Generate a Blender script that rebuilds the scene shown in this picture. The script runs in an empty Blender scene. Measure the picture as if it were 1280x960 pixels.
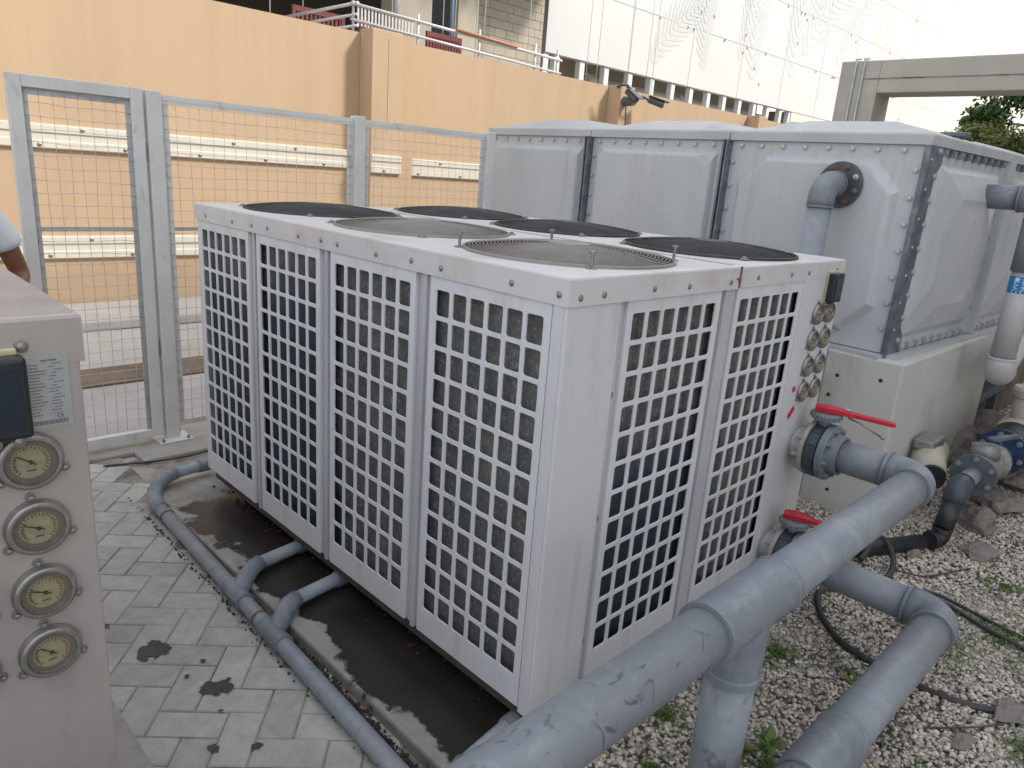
import bpy, math, random
import numpy as np
from mathutils import Vector, Matrix
R = math.radians; PI = math.pi
random.seed(11); rng = np.random.default_rng(5)
scene = bpy.context.scene
COL = scene.collection

# ------------------------------------------------------------------ materials
def nt_new(name):
    m = bpy.data.materials.new(name); m.use_nodes = True
    nt = m.node_tree; b = nt.nodes['Principled BSDF']
    return m, nt, b
def N(nt, t, **k):
    n = nt.nodes.new(t)
    for a, v in k.items():
        if a.startswith('i_'): n.inputs[a[2:].replace('_', ' ')].default_value = v
        else: setattr(n, a, v)
    return n
def c4(c): return (c[0], c[1], c[2], 1)
def noise(nt, scale, detail=6, rough=.6, vec=None, stretch=None, dist=0):
    n = N(nt, 'ShaderNodeTexNoise'); n.inputs['Scale'].default_value = scale
    n.inputs['Detail'].default_value = detail; n.inputs['Roughness'].default_value = rough
    n.inputs['Distortion'].default_value = dist
    tc = N(nt, 'ShaderNodeTexCoord'); src = tc.outputs['Object'] if vec is None else vec
    if stretch:
        mp = N(nt, 'ShaderNodeMapping'); mp.inputs['Scale'].default_value = stretch
        nt.links.new(src, mp.inputs['Vector']); src = mp.outputs['Vector']
    nt.links.new(src, n.inputs['Vector'])
    return n.outputs['Fac']
def ramp(nt, fac, stops):
    r = N(nt, 'ShaderNodeValToRGB'); nt.links.new(fac, r.inputs['Fac'])
    e = r.color_ramp.elements
    while len(e) < len(stops): e.new(.5)
    for el, (p, c) in zip(e, stops):
        el.position = p; el.color = c4(c) if not isinstance(c, (int, float)) else (c, c, c, 1)
    return r.outputs['Color']
def mix(nt, fac, a, b, mode='MIX'):
    n = N(nt, 'ShaderNodeMix', data_type='RGBA', blend_type=mode)
    for s, v in ((0, fac), (6, a), (7, b)):
        if isinstance(v, (int, float)): n.inputs[s].default_value = v
        elif isinstance(v, tuple): n.inputs[s].default_value = c4(v)
        else: nt.links.new(v, n.inputs[s])
    return n.outputs[2]
def bump(nt, b, h, strength=.3, dist=.01):
    n = N(nt, 'ShaderNodeBump'); n.inputs['Strength'].default_value = strength; n.inputs['Distance'].default_value = dist
    nt.links.new(h, n.inputs['Height']); nt.links.new(n.outputs['Normal'], b.inputs['Normal'])
def mat(name, col, rough=.55, metal=0., var=.12, vs=2.5, dirt=None, ds=4., dstretch=(1, 1, 1), dlo=.55, dhi=.75, damt=.6,
        bs=0, bstr=.2, bdist=.004, bstretch=None, spec=.5, rvar=.12, streak=None, samt=.35):
    """base colour with broad variation, dirt patches with their own outline, roughness variation and bump"""
    m, nt, b = nt_new(name)
    f = noise(nt, vs, 5)
    lo = tuple(max(0, c * (1 - var)) for c in col); hi = tuple(min(1, c * (1 + var * .6)) for c in col)
    out = ramp(nt, f, [(.3, lo), (.7, hi)])
    if dirt:
        d = noise(nt, ds, 9, .68, stretch=dstretch, dist=.4)
        k = ramp(nt, d, [(dlo, 0.), (dhi, damt)])
        out = mix(nt, k, out, dirt)
    if streak:      # thin run-off streaks and blotches
        a_ = ramp(nt, noise(nt, 9, 7, .65, stretch=(2.2, 2.2, .10)), [(.50, 0.), (.72, 1.)])
        b_ = ramp(nt, noise(nt, 1.7, 5, .6), [(.42, 0.), (.62, samt)])
        out = mix(nt, mix(nt, 1., a_, b_, 'MULTIPLY'), out, streak)
    nt.links.new(out, b.inputs['Base Color'])
    rf = noise(nt, vs * 5, 6)
    mr = N(nt, 'ShaderNodeMapRange'); nt.links.new(rf, mr.inputs[0])
    mr.inputs[1].default_value = .3; mr.inputs[2].default_value = .7
    mr.inputs[3].default_value = max(.05, rough - rvar); mr.inputs[4].default_value = min(1, rough + rvar)
    nt.links.new(mr.outputs[0], b.inputs['Roughness'])
    b.inputs['Metallic'].default_value = metal
    b.inputs['Specular IOR Level'].default_value = spec
    if bs: bump(nt, b, noise(nt, bs, 8, .65, stretch=bstretch), bstr, bdist)
    return m

MT = {}
MT['paint'] = mat('chiller_paint', (.63, .635, .655), .42, 0, .05, 1.6, (.36, .31, .25), 5, (1, 1, .35), .56, .80, .5, bs=3.5, bstr=.10, bdist=.03, streak=(.33, .29, .24), samt=.42)
MT['paint_top'] = mat('chiller_top_paint', (.62, .615, .62), .45, 0, .08, 2.2, (.40, .31, .22), 3.2, (1, 1, 1), .50, .76, .6, bs=6, bstr=.05, bdist=.01)
MT['grille'] = mat('grille_paint', (.67, .68, .71), .42, 0, .05, 1.6, (.36, .32, .28), 7, (1, 1, .3), .58, .82, .45, streak=(.35, .31, .27), samt=.38)
MT['groove'] = mat('mullion_paint', (.50, .50, .53), .45, 0, .08, 2, (.3, .26, .22), 6, (1, 1, .2), .5, .8, .45)
MT['rust'] = mat('rust_stain', (.17, .115, .08), .85, 0, .35, 30)
MT['screw'] = mat('screw_steel', (.32, .30, .29), .38, .8, .25, 40)
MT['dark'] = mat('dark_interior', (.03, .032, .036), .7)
MT['fanwire'] = mat('guard_wire', (.045, .047, .05), .5, .3, .2, 12, (.16, .12, .09), 8, (1, 1, 1), .5, .7, .35)
MT['fanwire_pale'] = mat('guard_wire_pale', (.27, .26, .24), .5, .3, .15, 12, (.22, .15, .10), 8, (1, 1, 1), .5, .7, .35)
MT['fanblade'] = mat('fan_blade', (.10, .105, .11), .55, .2, .2, 5)
MT['zinc'] = mat('galvanised_steel', (.17, .195, .23), .5, .55, .35, 9, (.36, .38, .41), 14, (1, 1, .6), .5, .66, .5, rvar=.15)
MT['zinc_pale'] = mat('galvanised_pale', (.52, .53, .54), .5, .5, .2, 14, (.3, .25, .2), 12, (1, 1, 1), .55, .75, .5)
MT['fence'] = mat('fence_paint', (.66, .665, .66), .55, 0, .12, 3, (.22, .19, .16), 9, (1, 1, .5), .58, .72, .55, bs=60, bstr=.08)
MT['wire'] = mat('fence_wire', (.56, .57, .57), .45, .4, .15, 6, (.3, .22, .15), 6, (1, 1, 1), .5, .7, .4)
MT['grp'] = mat('tank_panel_moulding', (.515, .54, .56), .33, 0, .06, 1.1, (.36, .37, .35), 1.7, (1, 1, .6), .48, .8, .42, bs=2.6, bstr=.10, bdist=.04, rvar=.08, streak=(.30, .28, .24), samt=.42)
MT['grp_lid'] = mat('tank_lid_moulding', (.48, .495, .51), .45, 0, .1, 1.8, (.33, .32, .30), 2.4, (1, 1, 1), .5, .75, .45)
MT['seam'] = mat('seam_sealant', (.10, .085, .07), .9, 0, .4, 14)
MT['concrete'] = mat('raw_concrete', (.36, .345, .32), .88, 0, .2, 3, (.19, .17, .15), 3, (1, 1, 1), .5, .68, .55, bs=40, bstr=.35, bdist=.004)
MT['block'] = mat('painted_plinth', (.56, .55, .52), .75, 0, .08, 2, (.33, .30, .25), 2.6, (1, 1, .6), .56, .74, .5, bs=14, bstr=.2, bdist=.006)
MT['oldconc'] = mat('weathered_concrete', (.24, .225, .20), .92, 0, .35, 4, (.10, .09, .08), 5, (1, 1, 1), .45, .62, .7, bs=22, bstr=.6, bdist=.015)
MT['portal'] = mat('portal_concrete', (.50, .48, .43), .85, 0, .12, 1.2, (.36, .33, .28), 2, (1, 1, .3), .5, .75, .4, bs=20, bstr=.2)
MT['whiteclad'] = mat('white_cladding', (.66, .68, .68), .6, 0, .05, .35)
MT['glowclad'] = mat('glow_tinted_cladding', (.72, .69, .615), .65, 0, .04, .3)  # white cladding with the warm sun glow put into its colour
MT['leaf_relief'] = mat('cladding_leaf_perforation', (.59, .612, .612), .65, 0, .05, .6)
MT['cladseam'] = mat('cladding_joint', (.40, .41, .42), .7)
MT['beige'] = mat('beige_render', (.46, .42, .35), .85, 0, .12, .8)
MT['postwhite'] = mat('white_post_paint', (.72, .74, .76), .55, 0, .05, 1)
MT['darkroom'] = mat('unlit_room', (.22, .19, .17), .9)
MT['slab'] = mat('rough_concrete_frame', (.30, .285, .26), .9, 0, .2, 1.2, bs=14, bstr=.3)
MT['red'] = mat('red_plastic', (.15, .035, .04), .5, 0, .15, 2)
MT['orange'] = mat('orange_tape', (.50, .20, .13), .6)
MT['rope'] = mat('pale_rope', (.62, .61, .59), .8)
MT['scaff'] = mat('scaffold_tube', (.66, .65, .63), .5, .3, .15, 3)
MT['handle'] = mat('red_handle_paint', (.50, .015, .035), .32, 0, .1, 8, (.3, .05, .05), 20, (1, 1, 1), .6, .8, .4)
MT['valve'] = mat('valve_dark_pvc', (.05, .068, .085), .42, 0, .25, 10, (.25, .24, .22), 12, (1, 1, 1), .55, .75, .35)
MT['valve_grey'] = mat('flange_grey_pvc', (.19, .215, .24), .5, 0, .15, 8, (.4, .38, .35), 10, (1, 1, 1), .56, .75, .35)
MT['gasket'] = mat('pale_gasket', (.36, .345, .31), .8, 0, .2, 20)
MT['blackpipe'] = mat('black_pipe', (.022, .024, .027), .45, 0, .3, 8, (.14, .13, .12), 9, (1, 1, 1), .55, .8, .45)
MT['rubber'] = mat('black_rubber_hose', (.028, .03, .033), .55, 0, .3, 12, (.13, .12, .11), 14, (1, 1, 1), .52, .8, .5)
MT['bluevalve'] = mat('blue_valve_paint', (.025, .055, .12), .4, 0, .2, 9, (.25, .22, .18), 12, (1, 1, 1), .58, .72, .6)
MT['foil'] = mat('dull_foil_wrap', (.33, .33, .33), .42, .55, .3, 9, (.2, .17, .13), 10, (1, 1, 1), .5, .68, .6, bs=28, bstr=.8, bdist=.01)
MT['insul'] = mat('cream_insulation', (.48, .455, .38), .75, 0, .12, 9, (.35, .29, .2), 9, (1, 1, 1), .55, .74, .5, bs=25, bstr=.4, bdist=.008)
MT['whitepipe'] = mat('white_grey_pipe', (.50, .50, .50), .5, 0, .08, 4, (.3, .28, .26), 5, (1, 1, .3), .55, .78, .4)
MT['bluelabel'] = mat('blue_label', (.02, .22, .52), .4, 0, .05, 5)
MT['white'] = mat('white_print', (.80, .80, .80), .5, 0, .03)
MT['blackplastic'] = mat('black_plastic', (.018, .02, .024), .33, 0, .2, 9)
MT['screen'] = mat('dark_screen', (.010, .020, .035), .16, 0, .2, 5, rvar=.03)
MT['cream'] = mat('cream_backing', (.55, .50, .33), .6)
MT['bezel'] = mat('gauge_bezel', (.33, .32, .31), .42, .8, .25, 30)
MT['dial'] = mat('aged_dial_face', (.29, .27, .17), .35, 0, .22, 25, (.19, .165, .085), 22, (1, 1, 1), .48, .7, .7)
MT['dialrim'] = mat('aged_dial_rim', (.15, .14, .105), .4, 0, .25, 30)
MT['dialmark'] = mat('dial_marks', (.04, .04, .03), .6)
MT['dialgreen'] = mat('dial_green', (.09, .12, .06), .6)
MT['dialred'] = mat('dial_red', (.24, .15, .08), .6)
MT['plate'] = mat('nameplate', (.42, .44, .44), .35, .3, .08, 10)
MT['print'] = mat('faded_print', (.16, .17, .18), .6)
MT['sticker'] = mat('red_sticker', (.55, .01, .06), .5)
MT['skin'] = mat('brown_skin', (.20, .085, .05), .5, 0, .1, 8)
MT['tshirt'] = mat('white_tshirt', (.72, .75, .80), .85, 0, .05, 5, bs=18, bstr=.3, bdist=.01)
MT['trouser'] = mat('dark_trousers', (.03, .035, .05), .85)
MT['hair'] = mat('black_hair', (.012, .01, .01), .6)
MT['shoe'] = mat('dark_shoe', (.02, .02, .02), .5)
MT['eye'] = mat('eye_white', (.6, .58, .55), .3)
MT['cctv'] = mat('grey_camera_housing', (.10, .105, .11), .5)
MT['bark'] = mat('tree_bark', (.10, .075, .05), .9, bs=20, bstr=.6)
MT['debris'] = mat('dark_grit', (.04, .034, .027), .95, 0, .4, 30)
MT['window'] = mat('window_glass', (.03, .04, .05), .1)

def pvc(name, col, scr=.75):
    m, nt, b = nt_new(name)
    f = noise(nt, 4, 6)
    base = ramp(nt, f, [(.3, tuple(c * .86 for c in col)), (.7, tuple(c * 1.1 for c in col))])
    dust = ramp(nt, noise(nt, 9, 10, .7, stretch=(1, 1, 1), dist=.8), [(.5, 0.), (.72, .4)])
    base = mix(nt, dust, base, (.42, .44, .47))
    tc2 = N(nt, 'ShaderNodeTexCoord')
    # short dark scuffs, in worn patches only
    k = ramp(nt, noise(nt, 30, 3, .5, stretch=(.55, .9, .28), dist=1.6), [(.60, 0.), (.66, 1.)])
    g = ramp(nt, noise(nt, 3.2, 4), [(.40, 0.), (.52, scr)])
    sx_ = N(nt, 'ShaderNodeSeparateXYZ'); nt.links.new(tc2.outputs['Object'], sx_.inputs[0])
    mx_ = N(nt, 'ShaderNodeMapRange'); nt.links.new(sx_.outputs['X'], mx_.inputs[0]); mx_.inputs[1].default_value = .15; mx_.inputs[2].default_value = -.25; mx_.inputs[3].default_value = .18
    g = mix(nt, 1., g, mx_.outputs[0], 'MULTIPLY')
    kk = mix(nt, 1., k, g, 'MULTIPLY')
    base = mix(nt, kk, base, (.08, .09, .10))
    nt.links.new(base, b.inputs['Base Color'])
    rr = ramp(nt, noise(nt, 14, 5), [(.3, .34), (.7, .56)]); nt.links.new(rr, b.inputs['Roughness'])
    bump(nt, b, noise(nt, 11, 6), .06, .01)
    return m
MT['pvc'] = pvc('grey_pvc', (.245, .27, .305))
MT['pvc_dark'] = pvc('grey_pvc_fitting', (.185, .208, .24), .2)
MT['pvc_light'] = pvc('grey_pvc_thin', (.27, .30, .34), .1)

def wall_mat():
    m, nt, b = nt_new('tan_render')
    f = ramp(nt, noise(nt, .7, 7, .65, stretch=(1, 1, .6)), [(.25, (.50, .36, .235)), (.75, (.56, .405, .265))])
    d = ramp(nt, noise(nt, 1.2, 9, .7, stretch=(2.2, 1, .12)), [(.46, 0.), (.8, .42)])
    out = mix(nt, d, f, (.40, .27, .16))
    tc = N(nt, 'ShaderNodeTexCoord'); sp = N(nt, 'ShaderNodeSeparateXYZ'); nt.links.new(tc.outputs['Object'], sp.inputs[0])
    n2 = noise(nt, 3, 8, .7)
    ad = N(nt, 'ShaderNodeMath', operation='MULTIPLY_ADD'); nt.links.new(n2, ad.inputs[0]); ad.inputs[1].default_value = -.8; nt.links.new(sp.outputs['Z'], ad.inputs[2])
    splash = ramp(nt, ad.outputs[0], [(.0, .55), (.28, 0.)])
    out = mix(nt, splash, out, (.36, .26, .17))
    nt.links.new(out, b.inputs['Base Color']); b.inputs['Roughness'].default_value = .9
    bump(nt, b, noise(nt, 55, 6), .25, .004)
    return m
MT['wall'] = wall_mat()

def coil_mat(name, axis, lo, hi, zt):
    """grey dusty fins; surviving blue coating between lo..hi along the axis, mostly below height zt"""
    m, nt, b = nt_new(name)
    base = ramp(nt, noise(nt, 5, 8, .7), [(.3, (.085, .088, .088)), (.55, (.14, .142, .138)), (.75, (.21, .208, .195))])
    spk = ramp(nt, noise(nt, 75, 5, .75), [(.52, 0.), (.66, .8)])
    base = mix(nt, spk, base, (.36, .35, .31))
    tc = N(nt, 'ShaderNodeTexCoord'); sp = N(nt, 'ShaderNodeSeparateXYZ'); nt.links.new(tc.outputs['Object'], sp.inputs[0])
    n = noise(nt, 2.2, 5, .6, stretch=(1, 1, 1.6))
    def soft(sock, e0, e1):
        a_ = N(nt, 'ShaderNodeMath', operation='MULTIPLY_ADD'); nt.links.new(n, a_.inputs[0]); a_.inputs[1].default_value = .55; nt.links.new(sock, a_.inputs[2])
        r_ = N(nt, 'ShaderNodeMapRange', interpolation_type='SMOOTHSTEP'); nt.links.new(a_.outputs[0], r_.inputs[0]); r_.inputs[1].default_value = e0 + .27; r_.inputs[2].default_value = e1 + .27; return r_.outputs[0]
    k = mix(nt, 1., soft(sp.outputs[axis], lo, lo + .12), soft(sp.outputs[axis], hi, hi - .12), 'MULTIPLY')
    k = mix(nt, 1., k, soft(sp.outputs['Z'], zt + .2, zt - .2), 'MULTIPLY')
    base = mix(nt, k, base, (.032, .052, .070))
    st = ramp(nt, noise(nt, 1.6, 4, .6, stretch=(.5, .5, 6)), [(.55, 0.), (.64, .6)])
    st = mix(nt, 1., st, soft(sp.outputs[axis], lo, lo + .2), 'MULTIPLY')
    base = mix(nt, st, base, (.035, .085, .12))
    nt.links.new(base, b.inputs['Base Color'])
    b.inputs['Roughness'].default_value = .62; b.inputs['Metallic'].default_value = .1
    w = N(nt, 'ShaderNodeTexWave', bands_direction='DIAGONAL'); w.inputs['Scale'].default_value = 90; w.inputs['Distortion'].default_value = .4
    mp2 = N(nt, 'ShaderNodeMapping'); mp2.inputs['Scale'].default_value = (1, 1, 0); nt.links.new(tc.outputs['Object'], mp2.inputs['Vector']); nt.links.new(mp2.outputs['Vector'], w.inputs['Vector'])
    bump(nt, b, w.outputs['Fac'], .4, .003)
    return m
MT['coil'] = coil_mat('finned_coil', 'Y', 1.12, 9., 1.35); MT['coil2'] = coil_mat('finned_coil_end', 'X', -1., .92, .95)


def island_mat(name, stops, rough=.85, bs=60, bstr=.3, dirt=None, big=None):
    m, nt, b = nt_new(name)
    g = N(nt, 'ShaderNodeNewGeometry')
    out = ramp(nt, g.outputs['Random Per Island'], stops)
    v = ramp(nt, noise(nt, 14, 8, .7), [(.3, .78), (.7, 1.12)])
    out = mix(nt, 1., out, v, 'MULTIPLY')
    if dirt:
        k = ramp(nt, noise(nt, dirt[1], 9, .7, dist=.5), [(dirt[2], 0.), (dirt[3], dirt[4])])
        out = mix(nt, k, out, dirt[0])
    nt.links.new(out, b.inputs['Base Color']); b.inputs['Roughness'].default_value = rough
    bump(nt, b, noise(nt, bs, 7, .7), bstr, .004)
    return m
MT['paver'] = island_mat('grey_paver', [(0, (.40, .392, .37)), (.5, (.45, .44, .418)), (1, (.50, .49, .465))], .88, 90, .45, ((.27, .26, .235), 2.2, .50, .72, .6))
MT['stone'] = island_mat('limestone_chip', [(0, (.34, .305, .26)), (.2, (.55, .505, .445)), (.5, (.68, .625, .55)), (.62, (.52, .42, .34)), (.8, (.48, .435, .385)), (.92, (.26, .25, .24)), (1, (.76, .73, .68))], .85, 120, .3)
MT['weed'] = island_mat('weed_leaf', [(0, (.05, .10, .02)), (.6, (.09, .16, .035)), (1, (.16, .20, .06))], .6, 60, .1)
MT['treeleaf'] = island_mat('tree_leaf', [(0, (.030, .075, .018)), (.6, (.06, .135, .035)), (1, (.11, .20, .05))], .5, 60, .1)
MT['treeleaf_pale'] = island_mat('shrub_leaf', [(0, (.10, .14, .03)), (1, (.22, .25, .07))], .5, 60, .1)
MT['rock'] = island_mat('broken_rubble', [(0, (.17, .155, .14)), (1, (.32, .295, .26))], .9, 30, .7)

def plinth_mat():
    """concrete plinth with one large wet, oil-dark puddle of its own outline"""
    m, nt, b = nt_new('wet_plinth')
    dry = ramp(nt, noise(nt, 6, 9, .7), [(.3, (.25, .24, .215)), (.7, (.40, .385, .35))])
    dry = mix(nt, ramp(nt, noise(nt, 2.5, 9, .7), [(.48, 0.), (.62, .6)]), dry, (.17, .16, .14))
    tc = N(nt, 'ShaderNodeTexCoord'); sp = N(nt, 'ShaderNodeSeparateXYZ'); nt.links.new(tc.outputs['Object'], sp.inputs[0])
    n = noise(nt, 4.5, 7, .6)
    s = N(nt, 'ShaderNodeMath', operation='MULTIPLY_ADD'); nt.links.new(n, s.inputs[0]); s.inputs[1].default_value = .44; nt.links.new(sp.outputs['X'], s.inputs[2])
    wet = ramp(nt, s.outputs[0], [(.0, 0.), (.018, 1.)])      # x + noise*.3 > 0
    y1 = N(nt, 'ShaderNodeMath', operation='MULTIPLY_ADD'); nt.links.new(n, y1.inputs[0]); y1.inputs[1].default_value = .4; nt.links.new(sp.outputs['Y'], y1.inputs[2])
    ylim = ramp(nt, N2(nt, y1.outputs[0], 2.62), [(.0, 0.), (.03, 1.)])
    wet = mix(nt, 1., wet, ylim, 'MULTIPLY')
    wc = ramp(nt, noise(nt, 2.2, 6), [(.35, (.018, .016, .014)), (.7, (.040, .034, .029))])
    out = mix(nt, wet, dry, wc)
    nt.links.new(out, b.inputs['Base Color'])
    rg = mix(nt, wet, (.9, .9, .9), (.27, .27, .27)); nt.links.new(rg, b.inputs['Roughness'])
    bump(nt, b, noise(nt, 50, 8, .7), .3, .004)
    return m
def N2(nt, sock, a):   # a - x
    s = N(nt, 'ShaderNodeMath', operation='SUBTRACT'); s.inputs[0].default_value = a; nt.links.new(sock, s.inputs[1]); return s.outputs[0]
MT['plinth'] = plinth_mat()
MT['soil'] = mat('gritty_soil', (.38, .345, .30), .95, 0, .35, 6, (.10, .085, .065), 5, (1, 1, 1), .5, .65, .6, bs=60, bstr=.9, bdist=.01)
MT['yard'] = mat('pale_yard_concrete', (.40, .385, .37), .9, 0, .14, 1.1, (.26, .245, .23), 1.6, (1, 1, 1), .5, .72, .45, bs=30, bstr=.3)
MT['joint'] = mat('sandy_joint', (.30, .285, .255), .95, 0, .3, 5, (.07, .065, .055), 3, (1, 1, 1), .47, .6, .8)
MT['stain'] = mat('damp_stain', (.045, .042, .038), .5)

# ------------------------------------------------------------------ mesh builder
def V(*a): return Vector(a)
def wl(o):
    v = Vector((0, 0, 0))
    while o is not None: v += o.location; o = o.parent
    return v
class MB:
    def __init__(s): s.v = []; s.f = []; s.sm = []
    def add(s, vs, fs, smooth=False):
        k = len(s.v); s.v += [tuple(p) for p in vs]
        s.f += [tuple(i + k for i in f) for f in fs]; s.sm += [smooth] * len(fs); return s
    def box(s, x0, y0, z0, x1, y1, z1, ch=0):
        x0, x1 = sorted((x0, x1)); y0, y1 = sorted((y0, y1)); z0, z1 = sorted((z0, z1))
        vs = [(x, y, z) for z in (z0, z1) for y in (y0, y1) for x in (x0, x1)]
        return s.add(vs, [(0, 2, 3, 1), (4, 5, 7, 6), (0, 1, 5, 4), (2, 6, 7, 3), (0, 4, 6, 2), (1, 3, 7, 5)])
    def obox(s, c, ax, hs):
        """box about centre c, axes ax (3 unit vectors), half sizes hs"""
        c = Vector(c); vs = []
        for k in (-1, 1):
            for j in (-1, 1):
                for i in (-1, 1): vs.append(c + ax[0] * hs[0] * i + ax[1] * hs[1] * j + ax[2] * hs[2] * k)
        return s.add(vs, [(0, 2, 3, 1), (4, 5, 7, 6), (0, 1, 5, 4), (2, 6, 7, 3), (0, 4, 6, 2), (1, 3, 7, 5)])
    def tube(s, pts, r, n=16, caps=True, closed=False):
        pts = [Vector(p) for p in pts]; m = len(pts)
        rs = r if isinstance(r, (list, tuple)) else [r] * m
        tang = []
        for i in range(m):
            if closed: t = pts[(i + 1) % m] - pts[i - 1]
            elif i == 0: t = pts[1] - pts[0]
            elif i == m - 1: t = pts[-1] - pts[-2]
            else: t = (pts[i + 1] - pts[i]).normalized() + (pts[i] - pts[i - 1]).normalized()
            tang.append(t.normalized() if t.length > 1e-9 else Vector((0, 0, 1)))
        up = Vector((0, 0, 1)) if abs(tang[0].z) < .9 else Vector((1, 0, 0))
        u = (up - tang[0] * up.dot(tang[0])).normalized(); vs = []
        for i in range(m):
            u = (u - tang[i] * u.dot(tang[i])).normalized(); w = tang[i].cross(u)
            for j in range(n):
                a = 2 * PI * j / n; vs.append(pts[i] + (u * math.cos(a) + w * math.sin(a)) * rs[i])
        fs = []
        for i in range(m if closed else m - 1):
            i2 = (i + 1) % m
            for j in range(n): fs.append((i * n + j, i * n + (j + 1) % n, i2 * n + (j + 1) % n, i2 * n + j))
        s.add(vs, fs, True)
        if caps and not closed:
            k = len(s.v) - len(vs)
            s.f.append(tuple(k + j for j in range(n))[::-1]); s.sm.append(False)
            s.f.append(tuple(k + (m - 1) * n + j for j in range(n))); s.sm.append(False)
        return s
    def lathe(s, o, d, prof, n=24):
        """profile [(t along d, radius)], hard steps where t or r jumps are kept by doubled rings"""
        o = Vector(o); d = Vector(d).normalized()
        up = Vector((0, 0, 1)) if abs(d.z) < .9 else Vector((1, 0, 0))
        u = (up - d * up.dot(d)).normalized(); w = d.cross(u)
        for (t0, r0), (t1, r1) in zip(prof[:-1], prof[1:]):
            vs = []
            for t, r in ((t0, r0), (t1, r1)):
                for j in range(n):
                    a = 2 * PI * j / n; vs.append(o + d * t + (u * math.cos(a) + w * math.sin(a)) * max(r, 1e-5))
            s.add(vs, [(j, (j + 1) % n, n + (j + 1) % n, n + j) for j in range(n)], abs(t1 - t0) > 1e-6)
        return s
    def prism(s, poly, o, ex, ey, ez, t):
        """2-D polygon extruded by t along ez"""
        o = Vector(o); n = len(poly)
        vs = [o + ex * p[0] + ey * p[1] for p in poly] + [o + ex * p[0] + ey * p[1] + ez * t for p in poly]
        fs = [tuple(range(n))[::-1], tuple(range(n, 2 * n))] + [(i, (i + 1) % n, n + (i + 1) % n, n + i) for i in range(n)]
        return s.add(vs, fs)
    def build(s, name, m, parent=None, origin=None, bevel=0, loc=None):
        """origin: world point the mesh data is written about; default is the parent's place"""
        off = wl(parent) if parent is not None else (Vector(origin) if origin is not None else Vector((0, 0, 0)))
        me = bpy.data.meshes.new(name)
        if origin is not None: base = Vector(origin)
        else: base = off
        me.from_pydata([tuple(Vector(p) - base) for p in s.v], [], s.f)
        me.polygons.foreach_set('use_smooth', s.sm); me.update()
        me.materials.append(m if not isinstance(m, str) else MT[m])
        o = bpy.data.objects.new(name, me); COL.objects.link(o)
        if parent is not None: o.parent = parent; o.location = base - off
        else: o.location = base
        if bevel:
            b = o.modifiers.new('soft_edge', 'BEVEL'); b.width = bevel; b.segments = 2; b.limit_method = 'ANGLE'; b.angle_limit = R(40)
        return o
X, Y, Z = V(1, 0, 0), V(0, 1, 0), V(0, 0, 1)
def tag(o, label=None, cat=None, group=None, kind=None):
    if label: o['label'] = label
    if cat: o['category'] = cat
    if group: o['group'] = group
    if kind: o['kind'] = kind
    return o
def thing(name, loc, label, cat, group=None):
    o = bpy.data.objects.new(name, None); COL.objects.link(o); o.location = loc; o.empty_display_size = .1
    return tag(o, label, cat, group)
def inst(src, loc, parent, rot=None, name=None):
    """another copy of a mesh part; loc is local to the parent"""
    o = src.copy(); COL.objects.link(o); o.parent = parent; o.location = loc
    if rot is not None: o.rotation_euler = rot
    return o
def kids(o): return [c for c in bpy.data.objects if c.parent == o]
def copy_tree(o, parent=None, delta=None):
    c = o.copy(); COL.objects.link(c); c.parent = parent
    if delta is not None: c.location = o.location + Vector(delta)
    for ch in kids(o): copy_tree(ch, c)
    return c
def arc(c, d_in, d_out, a, n=8):
    """centre line of an elbow: enters at c - d_in*a, leaves at c + d_out*a"""
    c = Vector(c); d_in = Vector(d_in).normalized(); d_out = Vector(d_out).normalized()
    p0 = c - d_in * a; p2 = c + d_out * a
    cen = p0 + d_out * a if abs(d_in.dot(d_out)) < 1e-3 else None
    out = []
    for i in range(n + 1):
        t = i / n
        if cen is not None:
            th = t * PI / 2; out.append(cen - d_out * a * math.cos(th) + d_in * a * math.sin(th))
        else: out.append(p0 * (1 - t) ** 2 + c * 2 * t * (1 - t) + p2 * t * t)
    return out
def elbow(mb, c, d_in, d_out, r, a, lip=.16, n=28):
    """pipe elbow fitting: fat socket bend with a raised lip at either mouth"""
    c = Vector(c); di = Vector(d_in).normalized(); do = Vector(d_out).normalized()
    pts = arc(c, di, do, a, 10)
    sk = r * .55
    path = [pts[0] - di * sk] + pts + [pts[-1] + do * sk]
    mb.tube(path, [r * 1.12] * len(path), n)
    for p, d in ((pts[0] - di * sk, -di), (pts[-1] + do * sk, do)):
        mb.lathe(p - d * (r * lip), d, [(0, r * 1.13), (0, r * 1.17), (r * lip * 1.1, r * 1.17), (r * lip * 1.3, r * 1.14), (r * lip * 1.3, r)], n)
    return path[0], path[-1]

# ------------------------------------------------------------------ camera, light, world
CAMP = (-1.52246, -1.30382, 1.9); F = 912.868; YAW, PITCH, ROLL = .794652, .282552, .076132
fv = V(math.sin(YAW) * math.cos(PITCH), math.cos(YAW) * math.cos(PITCH), -math.sin(PITCH))
rv = V(math.cos(YAW), -math.sin(YAW), 0); uv = rv.cross(fv)
r2 = rv * math.cos(ROLL) + uv * math.sin(ROLL); u2 = -rv * math.sin(ROLL) + uv * math.cos(ROLL)
cam = bpy.data.cameras.new('camera'); co = bpy.data.objects.new('camera', cam); COL.objects.link(co)
cam.sensor_width = 36; cam.lens = 36 * F / 1280; cam.clip_start = .05; cam.clip_end = 3000
M4 = Matrix((r2, u2, -fv)).transposed().to_4x4(); M4.translation = CAMP
co.matrix_world = M4; scene.camera = co

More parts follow.
